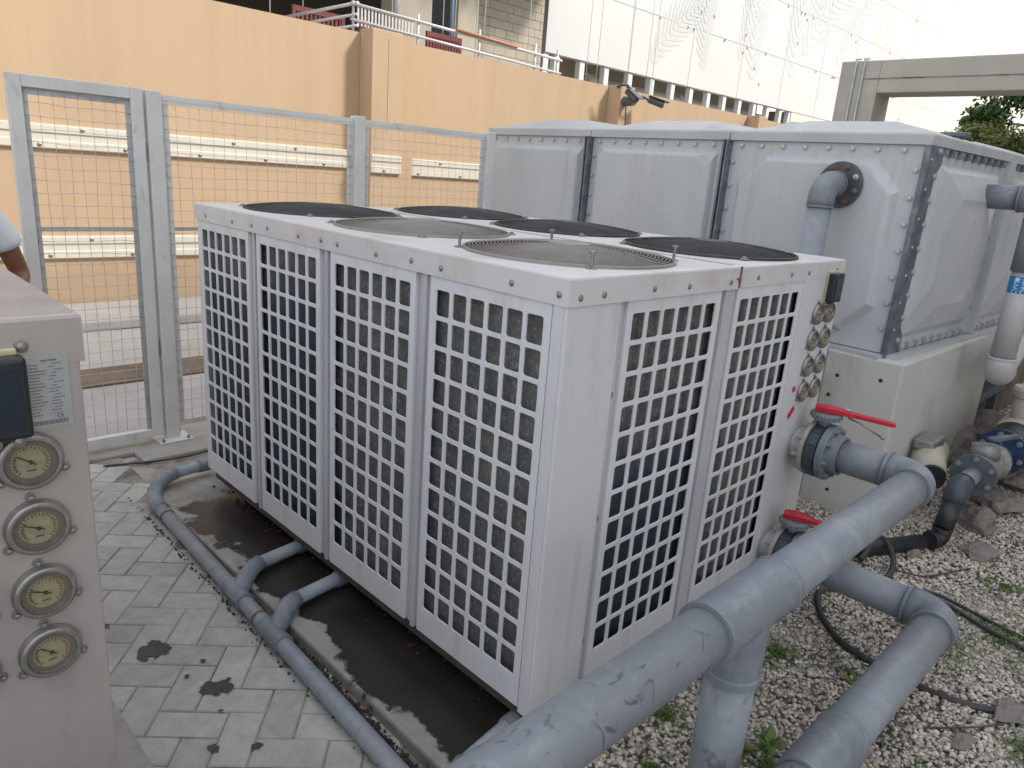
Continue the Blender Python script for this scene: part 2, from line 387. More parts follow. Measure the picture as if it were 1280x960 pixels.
SUN_EL, SUN_AZ = R(42), R(140)         # azimuth clockwise from +Y: light comes from +X and -Y
sd = V(math.sin(SUN_AZ) * math.cos(SUN_EL), math.cos(SUN_AZ) * math.cos(SUN_EL), math.sin(SUN_EL))
sl = bpy.data.lights.new('sun', 'SUN'); sl.energy = 2.4; sl.angle = R(9); sl.color = (1, .95, .86)
so = bpy.data.objects.new('sun', sl); COL.objects.link(so); so.location = (10, -10, 30)
so.rotation_euler = sd.to_track_quat('Z', 'Y').to_euler()
w = bpy.data.worlds.new('World'); scene.world = w; w.use_nodes = True
nt = w.node_tree; bg = nt.nodes['Background']
sky = nt.nodes.new('ShaderNodeTexSky'); sky.sky_type = 'NISHITA'; sky.sun_disc = False
sky.sun_elevation = SUN_EL; sky.sun_rotation = SUN_AZ; sky.dust_density = 3.5; sky.air_density = 1.2
# thin bright overcast over the blue
nz = nt.nodes.new('ShaderNodeTexNoise'); nz.inputs['Scale'].default_value = 1.6; nz.inputs['Detail'].default_value = 7
tcw = nt.nodes.new('ShaderNodeTexCoord'); nt.links.new(tcw.outputs['Generated'], nz.inputs['Vector'])
rp = nt.nodes.new('ShaderNodeValToRGB'); nt.links.new(nz.outputs['Fac'], rp.inputs['Fac'])
rp.color_ramp.elements[0].position = .3; rp.color_ramp.elements[0].color = (.45, .45, .45, 1)
rp.color_ramp.elements[1].position = .7; rp.color_ramp.elements[1].color = (.8, .8, .8, 1)
mxw = nt.nodes.new('ShaderNodeMix'); mxw.data_type = 'RGBA'
nt.links.new(rp.outputs['Color'], mxw.inputs[0]); nt.links.new(sky.outputs['Color'], mxw.inputs[6]); mxw.inputs[7].default_value = (8.9, 9.0, 9.15, 1)
nt.links.new(mxw.outputs[2], bg.inputs['Color']); bg.inputs['Strength'].default_value = .11
scene.view_settings.view_transform = 'Standard'; scene.view_settings.look = 'None'
scene.view_settings.exposure = .72; scene.view_settings.gamma = 1
scene.render.engine = 'CYCLES'
scene.render.resolution_x = 1024; scene.render.resolution_y = 768

# ------------------------------------------------------------------ ground
g = MB()
def sheet(mb, x0, y0, x1, y1, z): mb.add([(x0, y0, z), (x1, y0, z), (x1, y1, z), (x0, y1, z)], [(0, 1, 2, 3)])
sheet(g, -400, -400, 400, 400, -.012); tag(g.build('ground', 'yard'), kind='structure')
g = MB(); sheet(g, -5, -3.5, -.2, 3.42, -.0005); tag(g.build('paving_bed', 'joint'), kind='structure')
g = MB(); sheet(g, -.2, -3.5, 14, 3.3, -.004); tag(g.build('gravel_bed', 'soil'), kind='structure')
# kerb at the foot of the tan wall, trench cover, concrete strip below the fence
g = MB(); g.box(-6, 6.95, -.01, 30, 7.98, .10); tag(g.build('pavement', 'yard', bevel=.02), kind='structure')
g = MB(); g.box(-6, 4.98, -.011, 9, 5.5, .004); tag(g.build('trench_strip', mat('brown_trench', (.16, .12, .085), .95, 0, .35, 3, bs=30, bstr=.7)), kind='structure')
g = MB(); g.box(-6, 3.38, -.011, 3.0, 3.78, .022); tag(g.build('fence_kerb', 'concrete', bevel=.01), kind='structure')

def herringbone(x0, y0, x1, y1, L=.245, W=.1225, ang=R(-41), g0=(-.9, .9)):
    mb = MB(); ca, sa = math.cos(ang), math.sin(ang); gap = .004; n = 30
    def place(px, py, lx, ly):
        cx, cy = px + lx / 2, py + ly / 2
        wx, wy = cx * ca - cy * sa + g0[0], cx * sa + cy * ca + g0[1]
        if not (x0 < wx < x1 and y0 < wy < y1): return
        hx, hy = lx / 2 - gap / 2 - random.uniform(0, .0012), ly / 2 - gap / 2 - random.uniform(0, .0012)
        dz = random.gauss(0, .0012); tx, ty = random.gauss(0, .006), random.gauss(0, .006); ra = random.gauss(0, .006)
        vs = []
        for (e, z) in ((0, -.03), (0, -.004), (.004, 0)):
            for (i, j) in ((-1, -1), (1, -1), (1, 1), (-1, 1)):
                u, v = i * (hx - e), j * (hy - e); u, v = u - v * ra, v + u * ra
                vs.append((wx + u * ca - v * sa, wy + u * sa + v * ca, z + dz + u * tx + v * ty + .004))
        fs = [(8, 9, 10, 11)]
        for k in (0, 4):
            for q in range(4): fs.append((k + q, k + (q + 1) % 4, k + 4 + (q + 1) % 4, k + 4 + q))
        mb.add(vs, fs)
    for i in range(-n * 2, n * 2):
        for j in range(-n * 2, n * 2):
            # L-shaped pair on a herringbone lattice: steps (W, W) and (2W... )
            bx = i * W + j * 2 * W * 1.0; by = i * W - j * 2 * W * 1.0
            place(bx, by, L, W); place(bx + L, by - W + 0 * L, W, L) if False else place(bx, by + W, W, L)
    return mb
mb = herringbone(-4.6, -2.2, -.26, 3.36)
tag(mb.build('paving', 'paver'), kind='structure')

# damp stains on the pavers
for k, (cx, cy, rr) in enumerate(((-.72, 1.33, .055), (-.62, .975, .05), (-.85, 1.62, .035), (-.75, .70, .02), (-.60, 1.15, .012), (-.68, 1.10, .010), (-.64, .62, .018), (-.66, .85, .008), (-.70, 1.37, .022), (-.765, 1.30, .018), (-.60, .945, .02), (-.655, 1.0, .016), (-.57, .99, .010), (-.69, 1.285, .012), (-.81, 1.60, .014))):
    mb = MB(); n = 26; pts = []
    for j in range(n):
        a = 2 * PI * j / n; q = rr * (1 + .16 * math.sin(2 * a + k) + .15 * math.sin(5 * a + 2 * k) + random.uniform(-.12, .12))
        e1, e2 = q * 1.0 * math.cos(a), q * .85 * math.sin(a); pts.append((cx + .77 * e1 + .63 * e2, cy - .63 * e1 + .77 * e2, .0105 + k * .00012))
    mb.add(pts, [tuple(range(n))]); tag(mb.build('damp_patch', 'stain'), kind='structure')

# concrete plinth under the near chiller and under the gauge chiller
def plinth(x0, y0, x1, y1, name, label):
    mb = MB(); n = 30
    mb.box(x0, y0, -.02, x1, y1, .056)
    o = mb.build(name, 'plinth', bevel=.012); return tag(o, label, 'plinth')
plinth(-.262, -.10, 1.95, 2.74, 'chiller_plinth', 'low concrete plinth with dark wet puddle under the large slatted chiller')
pl2 = MB(); pl2.box(-3.35, -.25, -.02, -.94, 2.78, .075)
tag(pl2.build('chiller_plinth', 'concrete', bevel=.012), 'dry concrete plinth under the chiller with round dial gauges', 'plinth')

# rough rubble lump at the far corner of the puddle and along the underside
def rockmesh(mb, c, s, seed, n=3, flat=.6):
    rr = np.random.default_rng(seed)
    ico_v = [(0, 0, 1)]
    for lat in (.5, 0, -.5):
        for k in range(7): a = 2 * PI * k / 7 + lat; ico_v.append((math.cos(a) * math.cos(lat * 1.5), math.sin(a) * math.cos(lat * 1.5), math.sin(lat * 1.5)))
    ico_v.append((0, 0, -1)); vs = []
    for p in ico_v:
        q = 1 + rr.uniform(-.28, .28); vs.append((c[0] + p[0] * s[0] * q, c[1] + p[1] * s[1] * q, c[2] + p[2] * s[2] * q))
    fs = [(0, 1 + k, 1 + (k + 1) % 7) for k in range(7)]
    for r0 in (1, 8):
        for k in range(7): fs.append((r0 + k, r0 + 7 + k, r0 + 7 + (k + 1) % 7)); fs.append((r0 + k, r0 + 7 + (k + 1) % 7, r0 + (k + 1) % 7))
    fs += [(15 + k, 22, 15 + (k + 1) % 7) for k in range(7)]
    mb.add(vs, fs)
mb = MB()
for k in range(170):
    y = random.uniform(-.02, 2.55); s = random.uniform(.003, .010)
    rockmesh(mb, (random.gauss(.10, .045), y, .057 + s * .3), (s, s, s * .7), k)
for k in range(1500):   # grit in the gutter beside the drain pipe
    y = random.uniform(.0, 2.5); s = random.uniform(.003, .008)
    rockmesh(mb, (-.262 - .045 * (2.5 - y) / 2.5 + random.gauss(0, .012), y, .008 + s * .3), (s, s, s * .7), k + 700)
for k in range(150):
    y = random.choice((random.gauss(1.35, .25), random.gauss(2.3, .2), random.uniform(0, 2.5))); s = random.uniform(.002, .006)
    rockmesh(mb, (-.345 - .04 * (2.5 - y) / 2.5 - abs(random.gauss(0, .014)), y, .008 + s * .3), (s, s, s * .7), k + 1700)
tag(mb.build('grit', 'debris'), 'dark grit and crumbs lying along the plinth edge and under the chiller', 'grit', kind='stuff')

# ------------------------------------------------------------------ gravel
def gravel():
    xs = []
    def region(x0, y0, x1, y1, n, s0, s1):
        p = np.column_stack([rng.uniform(x0, x1, n), rng.uniform(y0, y1, n), rng.uniform(0, .014, n), rng.uniform(s0, s1, n)])
        xs.append(p)
    region(-.2, -2.0, 2.2, -.10, 29000, .0055, .0125)
    region(1.96, -.10, 2.96, 1.2, 3200, .008, .0145)
    region(2.2, -2.2, 4.5, -.06, 24000, .0065, .0135)
    region(4.5, -2.6, 8.5, .1, 12000, .011, .022)
    region(-2.2, -2.6, -.2, -.2, 5000, .008, .015)
    p = np.vstack(xs); n = len(p)
    # mounds: gently uneven bed
    p[:, 2] += .012 * np.sin(p[:, 0] * 3.1 + 1) * np.cos(p[:, 1] * 4.3) + .006 * np.sin(p[:, 0] * 9 + p[:, 1] * 7) + .004
    t = (1 + 5 ** .5) / 2
    ic = np.array([(-1, t, 0), (1, t, 0), (-1, -t, 0), (1, -t, 0), (0, -1, t), (0, 1, t), (0, -1, -t), (0, 1, -t), (t, 0, -1), (t, 0, 1), (-t, 0, -1), (-t, 0, 1)]) / math.hypot(1, t)
    fc = np.array([(0, 11, 5), (0, 5, 1), (0, 1, 7), (0, 7, 10), (0, 10, 11), (1, 5, 9), (5, 11, 4), (11, 10, 2), (10, 7, 6), (7, 1, 8), (3, 9, 4), (3, 4, 2), (3, 2, 6), (3, 6, 8), (3, 8, 9), (4, 9, 5), (2, 4, 11), (6, 2, 10), (8, 6, 7), (9, 8, 1)])
    sc = p[:, 3:4, None] * rng.uniform(.6, 1.25, (n, 1, 3)) * np.array([1.15, 1.0, .72])
    vv = ic[None] * rng.uniform(.72, 1.2, (n, 12, 1)) * sc
    a = rng.uniform(0, 2 * PI, n); b = rng.uniform(-.6, .6, n)
    ca, sa, cb, sb = np.cos(a)[:, None], np.sin(a)[:, None], np.cos(b)[:, None], np.sin(b)[:, None]
    x, y, z = vv[..., 0], vv[..., 1], vv[..., 2]
    y, z = y * cb - z * sb, y * sb + z * cb
    x, y = x * ca - y * sa, x * sa + y * ca
    vv = np.stack([x, y, z], -1) + p[:, None, :3]
    me = bpy.data.meshes.new('gravel'); me.vertices.add(n * 12); me.vertices.foreach_set('co', vv.reshape(-1).astype(np.float32))
    ff = (fc[None] + (np.arange(n) * 12)[:, None, None]).reshape(-1)
    me.loops.add(len(ff)); me.loops.foreach_set('vertex_index', ff.astype(np.int32))
    me.polygons.add(n * 20); me.polygons.foreach_set('loop_start', np.arange(0, n * 60, 3, dtype=np.int32))
    me.update(calc_edges=True); me.validate()
    me.materials.append(MT['stone'])
    o = bpy.data.objects.new('gravel', me); COL.objects.link(o)
    tag(o, 'pale pinkish limestone gravel spread over the ground right of the chiller', 'gravel', kind='stuff')
gravel()

# weeds
def leafy(mb, c, n, rad, ll, lw, up=.5):
    for k in range(n):
        a = random.uniform(0, 2 * PI); q = random.uniform(0, rad)
        p = V(c[0] + q * math.cos(a), c[1] + q * math.sin(a), c[2]); b = random.uniform(0, 2 * PI)
        el = random.uniform(.1, up); d = V(math.cos(b) * math.cos(el), math.sin(b) * math.cos(el), math.sin(el)); s = d.cross(Z).normalized()
        l, w_ = ll * random.uniform(.6, 1.3), lw * random.uniform(.6, 1.3); nn = s.cross(d)
        m1 = p + d * l * .45 + nn * l * .10
        mb.add([p, m1 - s * w_, p + d * l * .8 - s * w_ * .6 + nn * l * .05, p + d * l - nn * l * .06, p + d * l * .8 + s * w_ * .6 + nn * l * .05, m1 + s * w_],
               [(0, 1, 5), (1, 2, 4, 5), (2, 3, 4)])
mb = MB()
patches = [(2.2, -.90, .32), (2.75, -.80, .25), (3.4, -.75, .25), (1.35, -.55, .22), (1.1, -.72, .12), (1.9, -.72, .2), (4.5, -.62, .35), (5.3, -.6, .3), (.55, -.2, .1), (.9, -.15, .1), (1.25, -.3, .12),
           (.62, -.56, .08), (1.45, -1.15, .12), (1.0, -.95, .1), (2.0, -1.2, .2), (.3, -.30, .08)]
for (x, y, r_) in patches:
    for k in range(int(620 * r_ + 20)):
        a = random.uniform(0, 2 * PI); q = abs(random.gauss(0, r_ * .55))
        leafy(mb, (x + q * math.cos(a), y + q * math.sin(a), .018), 4, .015, .022, .003, 1.2)
tag(mb.build('ground_cover', 'weed'), 'fine green weeds and grass sprouting in patches through the gravel', 'ground cover', kind='stuff')
for (x, y, n, rad, ll, lab) in ((.70, -.52, 16, .03, .055, 'broad leaved green weed in gravel right of the upright pipe leg'), (.61, -.46, 12, .03, .05, 'green weed touching the upright grey pipe leg'),
                             (1.30, -.60, 14, .04, .06, 'leafy weed in the gravel inside the black hose loop'), (1.12, -.24, 12, .04, .05, 'green weed at the foot of the chiller behind the thick pipe'),
                             (1.05, -.60, 8, .02, .04, 'small weed beside the half buried grey stone')):
    mb = MB(); leafy(mb, (x, y, .02), n, rad, ll, ll * .28, .9); o = mb.build('weed_plant', 'weed', origin=(x, y, 0)); tag(o, lab, 'weed', 'broad leaved weeds in the gravel')
# loose stones and rubble
for (x, y, z, s, lab) in ((1.18, -.60, .02, (.045, .03, .018), 'flat grey stone half buried in gravel between the two thick pipes'), (1.62, -1.06, .03, (.10, .06, .03), 'long dark grey rubble lump behind the lower pipe near the hose'),
                          (1.30, -.98, .025, (.06, .035, .016), 'thin broken concrete flake beside the lower pipe'), (3.45, -.50, .07, (.17, .12, .085), 'large grey concrete lump under the check valve'),
                          (3.05, -.62, .03, (.14, .10, .04), 'flat broken concrete piece in front of the check valve'), (3.95, -.50, .05, (.22, .13, .06), 'grey rubble slab under the blue valve'),
                          (4.6, -.5, .06, (.25, .15, .07), 'rubble slab beyond the blue valve'), (4.0, .02, .10, (.28, .13, .14), 'broken concrete heap against the tank plinth side'),
                          (4.7, .02, .12, (.30, .2, .18), 'dusty rubble heap at the end of the tank plinth'), (5.6, .0, .10, (.35, .25, .16), 'furthest rubble heap near the insulated pipe'),
                          (2.72, -.36, .025, (.05, .04, .025), 'small brown stone near the black pipe elbow'), (2.10, .02, .03, (.08, .05, .05), 'small dark rubble stone below the chiller valves')):
    mb = MB(); rockmesh(mb, (x, y, z), s, int(x * 100)); o = mb.build('rubble_stone', 'rock', origin=(x, y, 0))
    sb = o.modifiers.new('sub', 'SUBSURF'); sb.subdivision_type = 'SIMPLE'; sb.levels = sb.render_levels = 3
    tx = bpy.data.textures.new('rk', 'CLOUDS'); tx.noise_scale = max(s) * .5
    dm = o.modifiers.new('d', 'DISPLACE'); dm.texture = tx; dm.strength = max(s) * .35; dm.texture_coords = 'GLOBAL'
    tag(o, lab, 'stone')
mb = MB(); leafy(mb, (1.95, -.52, .03), 3, .02, .07, .028, .4)
tag(mb.build('dry_leaf', mat('dry_leaf', (.36, .20, .09), .7)), 'curled brown dry leaf lying on gravel by the lower pipe elbow', 'leaf')
mb = MB(); mb.tube([(1.25, -.86, .025), (1.42, -1.0, .03), (1.6, -1.1, .022)], .0035, 6)
tag(mb.build('dry_twig', 'bark'), 'thin pale twig lying beside the flake near the lower pipe', 'twig')

# ------------------------------------------------------------------ chiller
W_, L_, ZT, ZB = 1.88, 2.527, 1.633, .186
def grille_mesh(m):
    """one moulded grille: 6 by 12 rounded openings; lies in local XZ, front towards -Y, origin at lower left"""
    PW, PH = .55, 1.360; sx, top, bot = .022, .036, .100; nc, nr = 6, 12
    cw, chh = (PW - 2 * sx) / nc, (PH - top - bot) / nr; hw, hh = cw / 2 - .0075, chh / 2 - .0068; rc = .008; dep = .006
    mb = MB()
    def plate(x0, z0, x1, z1): mb.add([(x0, 0, z0), (x1, 0, z0), (x1, 0, z1), (x0, 0, z1)], [(0, 1, 2, 3)])
    plate(0, 0, sx, PH); plate(PW - sx, 0, PW, PH); plate(sx, 0, PW - sx, bot); plate(sx, PH - top, PW - sx, PH)
    for i in range(nc):
        for j in range(nr):
            cx, cz = sx + (i + .5) * cw, bot + (j + .5) * chh
            inn, outr = [], []
            for (qx, qz, a0) in ((1, 1, 0), (-1, 1, 90), (-1, -1, 180), (1, -1, 270)):
                for k in range(3):
                    a = R(a0 + 45 * k); inn.append((cx + qx * (hw - rc) + rc * math.cos(a), cz + qz * (hh - rc) + rc * math.sin(a)))
                    outr.append([(cx + qx * cw / 2, cz + qz * (hh - rc)), (cx + qx * cw / 2, cz + qz * chh / 2), (cx + qx * (hw - rc), cz + qz * chh / 2)][k] if qx * qz > 0 else
                                [(cx + qx * (hw - rc), cz + qz * chh / 2), (cx + qx * cw / 2, cz + qz * chh / 2), (cx + qx * cw / 2, cz + qz * (hh - rc))][k])
            n = 12; vs = [(x, 0, z) for x, z in outr] + [(x, 0, z) for x, z in inn]
            vi = [(cx + (x - cx) * .965, .0018, cz + (z - cz) * .975) for x, z in inn]; vb = [(x, dep, z) for x, _, z in vi]
            vs += vi + vb
            fs = []
            for a in range(n):
                b = (a + 1) % n
                fs.append((a, n + a, n + b, b)); fs.append((n + a, 2 * n + a, 2 * n + b, n + b)); fs.append((2 * n + a, 3 * n + a, 3 * n + b, 2 * n + b))
            mb.add(vs, fs)
    for (x0, z0, x1, z1) in ((0, 0, PW, 0), (0, PH, PW, PH)): mb.add([(x0, 0, z0), (x1, 0, z1), (x1, .02, z1), (x0, .02, z0)], [(0, 1, 2, 3)])
    for x in (0, PW): mb.add([(x, 0, 0), (x, 0, PH), (x, .02, PH), (x, .02, 0)], [(0, 1, 2, 3)])
    return mb
def tray(mb, x0, y0, x1, y1, zt, h, holes, rad):
    n = 56
    ys = [y0 + (y1 - y0) * k / 3 for k in range(4)]; ch = .007
    for k, (hx, hy) in enumerate(holes):
        a0, a1 = x0 + ch, x1 - ch; b0 = ys[k] + (ch if k == 0 else 0); b1 = ys[k + 1] - (ch if k == 2 else 0)
        angs = [2 * PI * q / n for q in range(n)] + [math.atan2(b - hy, a - hx) % (2 * PI) for a in (a0, a1) for b in (b0, b1)]
        angs.sort(); o_, i_, j_ = [], [], []
        for a in angs:
            c, s = math.cos(a), math.sin(a)
            t = min(((a1 - hx) / c if c > 1e-9 else 1e9), ((a0 - hx) / c if c < -1e-9 else 1e9), ((b1 - hy) / s if s > 1e-9 else 1e9), ((b0 - hy) / s if s < -1e-9 else 1e9))
            o_.append((hx + c * t, hy + s * t, zt)); i_.append((hx + c * rad, hy + s * rad, zt)); j_.append((hx + c * (rad - .004), hy + s * (rad - .004), zt - .10))
        m = len(angs); mb.add(o_ + i_ + j_, [(a, (a + 1) % m, m + (a + 1) % m, m + a) for a in range(m)])
        mb.add(i_ + j_, [(a, (a + 1) % m, m + (a + 1) % m, m + a) for a in range(m)], True)
    def loop(e, z): return [(x0 + e, y0 + e, z), (x1 - e, y0 + e, z), (x1 - e, y1 - e, z), (x0 + e, y1 - e, z)]
    ls = loop(ch, zt) + loop(.002, zt - .002) + loop(0, zt - ch) + loop(0, zt - h) + loop(.012, zt - h) + loop(.012, zt - h + .03)
    mb.add(ls, [(4 * k + a, 4 * k + (a + 1) % 4, 4 * k + 4 + (a + 1) % 4, 4 * k + 4 + a) for k in range(5) for a in range(4)])
ch = thing('chiller', (0, 0, 0), 'large off white chiller with slatted grilles and six roof fans standing on the wet plinth', 'chiller', 'air cooled chillers')
def P(mb, name, m, par=ch, **k): return mb.build(name, m, par, **k)
# casing: inner dark box, base rails
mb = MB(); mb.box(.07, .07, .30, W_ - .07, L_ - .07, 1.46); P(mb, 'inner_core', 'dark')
mb = MB()
for (a, b, c, d) in ((.03, .035, .09, L_ - .035), (W_ - .09, .035, W_ - .03, L_ - .035), (.09, .035, W_ - .09, .09), (.09, L_ - .09, W_ - .09, L_ - .035)): mb.box(a, b, .13, c, d, .215)
for y in (.25, 1.25, 2.25):
    mb.box(.16, y, .050, .34, y + .14, .2); mb.box(W_ - .34, y, .050, W_ - .16, y + .14, .2)
P(mb, 'base_frame', mat('base_frame_steel', (.10, .09, .08), .8, .2, .4, 8))
# coils
mb = MB(); mb.add([(.034, .04, .21), (.034, L_ - .04, .21), (.034, L_ - .04, 1.56), (.034, .04, 1.56)], [(3, 2, 1, 0)]); P(mb, 'condenser_coil', 'coil')
mb = MB(); mb.add([(.26, .036, .21), (1.5, .036, .21), (1.5, .036, 1.56), (.26, .036, 1.56)], [(0, 1, 2, 3)]); P(mb, 'condenser_coil', 'coil2')
# corner posts and mullions
mb = MB(); mb.box(0, -.002, ZB - .01, .247, .012, 1.572); mb.box(-.001, .012, ZB - .01, .012, .052, 1.572)
P(mb, 'corner_post', 'paint', bevel=.003)
mb = MB(); mb.box(.004, L_ - .026, ZB, .06, L_, 1.572); P(mb, 'corner_post', 'paint', bevel=.003)
mb = MB(); mb.box(W_ - .03, L_ - .03, ZB, W_, L_, 1.572); P(mb, 'corner_post', 'paint', bevel=.003)
ly = (.056, .688, 1.320, 1.950)
for k in range(3):
    y0, y1 = ly[k] + .55, ly[k + 1]
    mb = MB(); mb.box(.016, y0 + .001, ZB, .03, y1 - .001, 1.565); mb.box(.004, y0 + .026, ZB - .005, .018, y1 - .034, 1.572)
    P(mb, 'mullion', 'groove', bevel=.002)
mb = MB(); mb.box(.247, .014, ZB, .284, .03, 1.57); P(mb, 'mullion', 'groove')
mb = MB(); mb.box(.838, .016, ZB, .944, .03, 1.565); mb.box(.862, .0, ZB - .005, .925, .018, 1.572); P(mb, 'mullion', 'groove', bevel=.002)
# grilles
gm = grille_mesh('grille')
g0 = gm.build('grille_panel', 'grille', ch); g0.location = (.286, .002, ZB + .005)
g1 = inst(g0, (.948, .002, ZB + .005), ch)
for y in ly: inst(g0, (.002, y + .55, ZB + .005), ch, (0, 0, -PI / 2))
# gauge panel, far and right sides plain service panels
mb = MB(); mb.box(1.502, -.001, ZB - .01, W_ - .001, .014, 1.572); gp = P(mb, 'gauge_panel', 'paint', bevel=.003)
for k in range(4):
    y = .03 + k * .62
    mb = MB(); mb.box(W_ - .014, y, ZB, W_, y + .6, 1.57); P(mb, 'service_panel', 'paint', bevel=.003)
for k in range(3):
    x = .06 + k * .59
    mb = MB(); mb.box(x, L_ - .014, ZB, x + .57, L_, 1.57); P(mb, 'service_panel', 'paint', bevel=.003)
# roof trays with fan holes
fx = (.470, 1.412); fy = [L_ / 6, L_ / 2, L_ * 5 / 6]; FR = .372
trays = []
for k, (x0, x1, yo, zt, h) in enumerate(((-.004, .930, -.008, ZT, .082), (.938, W_ + .006, -.002, ZT - .002, .079))):
    mb = MB(); tray(mb, x0, yo, x1, L_ + .004, zt, h, [(fx[k], y) for y in fy], FR)
    trays.append(P(mb, 'roof_tray', 'paint_top'))
mb = MB(); mb.box(.918, .03, ZT + .0005, .941, L_ - .01, ZT + .006); P(mb, 'roof_seam', 'paint_top', bevel=.002)
mb = MB(); mb.lathe((.928, -.009, 1.585), (0, -1, 0), [(0, .0), (.0, .012), (.0015, .011), (.002, 0)], 9); mb.box(.924, -.010, 1.555, .937, -.006, 1.632); mb.box(.905, -.0095, 1.585, .931, -.0075, 1.592)
P(mb, 'rust_stain', 'rust')
# screws
mb = MB(); mb.lathe((0, 0, 0), (0, -1, 0), [(0, .0085), (.001, .0085), (.0035, .0068), (.0048, .003), (.005, 0)], 12)
mb.lathe((0, .0005, 0), (0, -1, 0), [(0, .0105), (.0012, .0105), (.0014, .008)], 12)
scr = mb.build('screw', 'screw', trays[0], origin=wl(trays[0])); scr.location = (.045, -.008, 1.575)
for x in (.15, .40, .60, .87): inst(scr, (x, -.008, 1.578 + (.003 if x == .4 else 0)), trays[0])
for x in (1.08, 1.36, 1.52, 1.80): inst(scr, (x, -.002, 1.585), trays[1])
for y in (.03, .22, .55, .71, .92, 1.18, 1.30, 1.48, 1.75, 1.90, 2.10, 2.4): inst(scr, (-.004, y, 1.582 + random.uniform(-.004, .004)), trays[0], (0, 0, -PI / 2))
for z in (.32, .70, 1.08, 1.42): inst(scr, (.016, .030, z), ch, (0, 0, -PI / 2))
for z in (.35, .82, 1.25): inst(scr, (.266, .014, z), ch)
# fans
def fan(parent, cx, cy, pale, ang):
    z = ZT
    mb = MB(); mb.lathe((cx, cy, z), Z, [(-.12, FR - .010), (.006, FR - .003), (.009, FR + .001), (.008, FR + .006), (.0, FR + .008)], 56)
    f = mb.build('fan', 'fanwire_pale' if pale else 'fanwire', parent, origin=(cx, cy, z))
    return f
fanmeshes = {}
def ringgrill():
    mb = MB(); n = 48
    for k in range(24):
        r_ = .075 + (FR - .078) * k / 23; zz = .030 * (1 - (r_ / FR) ** 2) + .008
        mb.tube([(r_ * math.cos(2 * PI * a / n), r_ * math.sin(2 * PI * a / n), zz) for a in range(n)], .0023, 4, closed=True)
    for k in range(8):
        a = 2 * PI * k / 8 + .2
        pts = [(q * math.cos(a), q * math.sin(a), .030 * (1 - (q / FR) ** 2) + .003) for q in (.06, .15, .25, .33, FR + .004)]
        mb.tube(pts, .0024, 5)
    mb.lathe((0, 0, .036), Z, [(0, .078), (.004, .076), (.005, .05), (.005, 0)], 24)
    return mb
rg = {}
for pale in (0, 1): rg[pale] = ringgrill().build('fan_guard', 'fanwire_pale' if pale else 'fanwire', None)
mb = MB(); mb.lathe((0, 0, -.09), Z, [(0, 0), (0, .07), (.07, .07), (.08, .05), (.08, 0)], 20)
for k in range(5):
    a = 2 * PI * k / 5; vs = []
    for i in range(5):
        r_ = .06 + i * .072
        for (da, zz) in ((-.34 + .02 * i, -.085), (0, -.06), (.30 - .02 * i, -.03)):
            vs.append((r_ * math.cos(a + da), r_ * math.sin(a + da), zz))
    mb.add(vs, [(3 * i + j, 3 * i + j + 1, 3 * i + j + 4, 3 * i + j + 3) for i in range(4) for j in range(2)], True)
bl = mb.build('fan_blades', 'fanblade', None)
mb = MB(); mb.lathe((0, 0, 0), Z, [(0, .020), (.003, .020), (.005, .010), (.011, .009), (.012, 0)], 10)
foot = mb.build('guard_foot', 'screw', None)
mb = MB(); mb.lathe((0, 0, 0), Z, [(0, .018), (.003, .018), (.004, .0055), (.046, .0055), (.046, .012), (.053, .012), (.054, 0)], 10)
bolt = mb.build('tall_bolt', 'screw', None)
first = {}
for i, x in enumerate(fx):
    for j, y in enumerate(fy):
        pale = 1 if (i == 0 and j < 2) else 0
        f = fan(ch, x, y, pale, 0)
        for src in (rg[pale], bl):
            if src.name not in first: first[src.name] = 1; src.parent = f; src.location = (0, 0, 0)
            else: inst(src, (0, 0, 0), f, (0, 0, random.uniform(0, 6)) if src is bl else None)
        for k in range(4):
            a = PI / 4 + k * PI / 2 + .12
            tall = (i, j, k) in ((0, 0, 2), (0, 0, 3), (0, 0, 1), (0, 0, 0))
            src = bolt if tall else foot
            lc = ((FR + .016) * math.cos(a), (FR + .016) * math.sin(a), .001)
            if src.name not in first: first[src.name] = 1; src.parent = f; src.location = lc
            else: inst(src, lc, f)
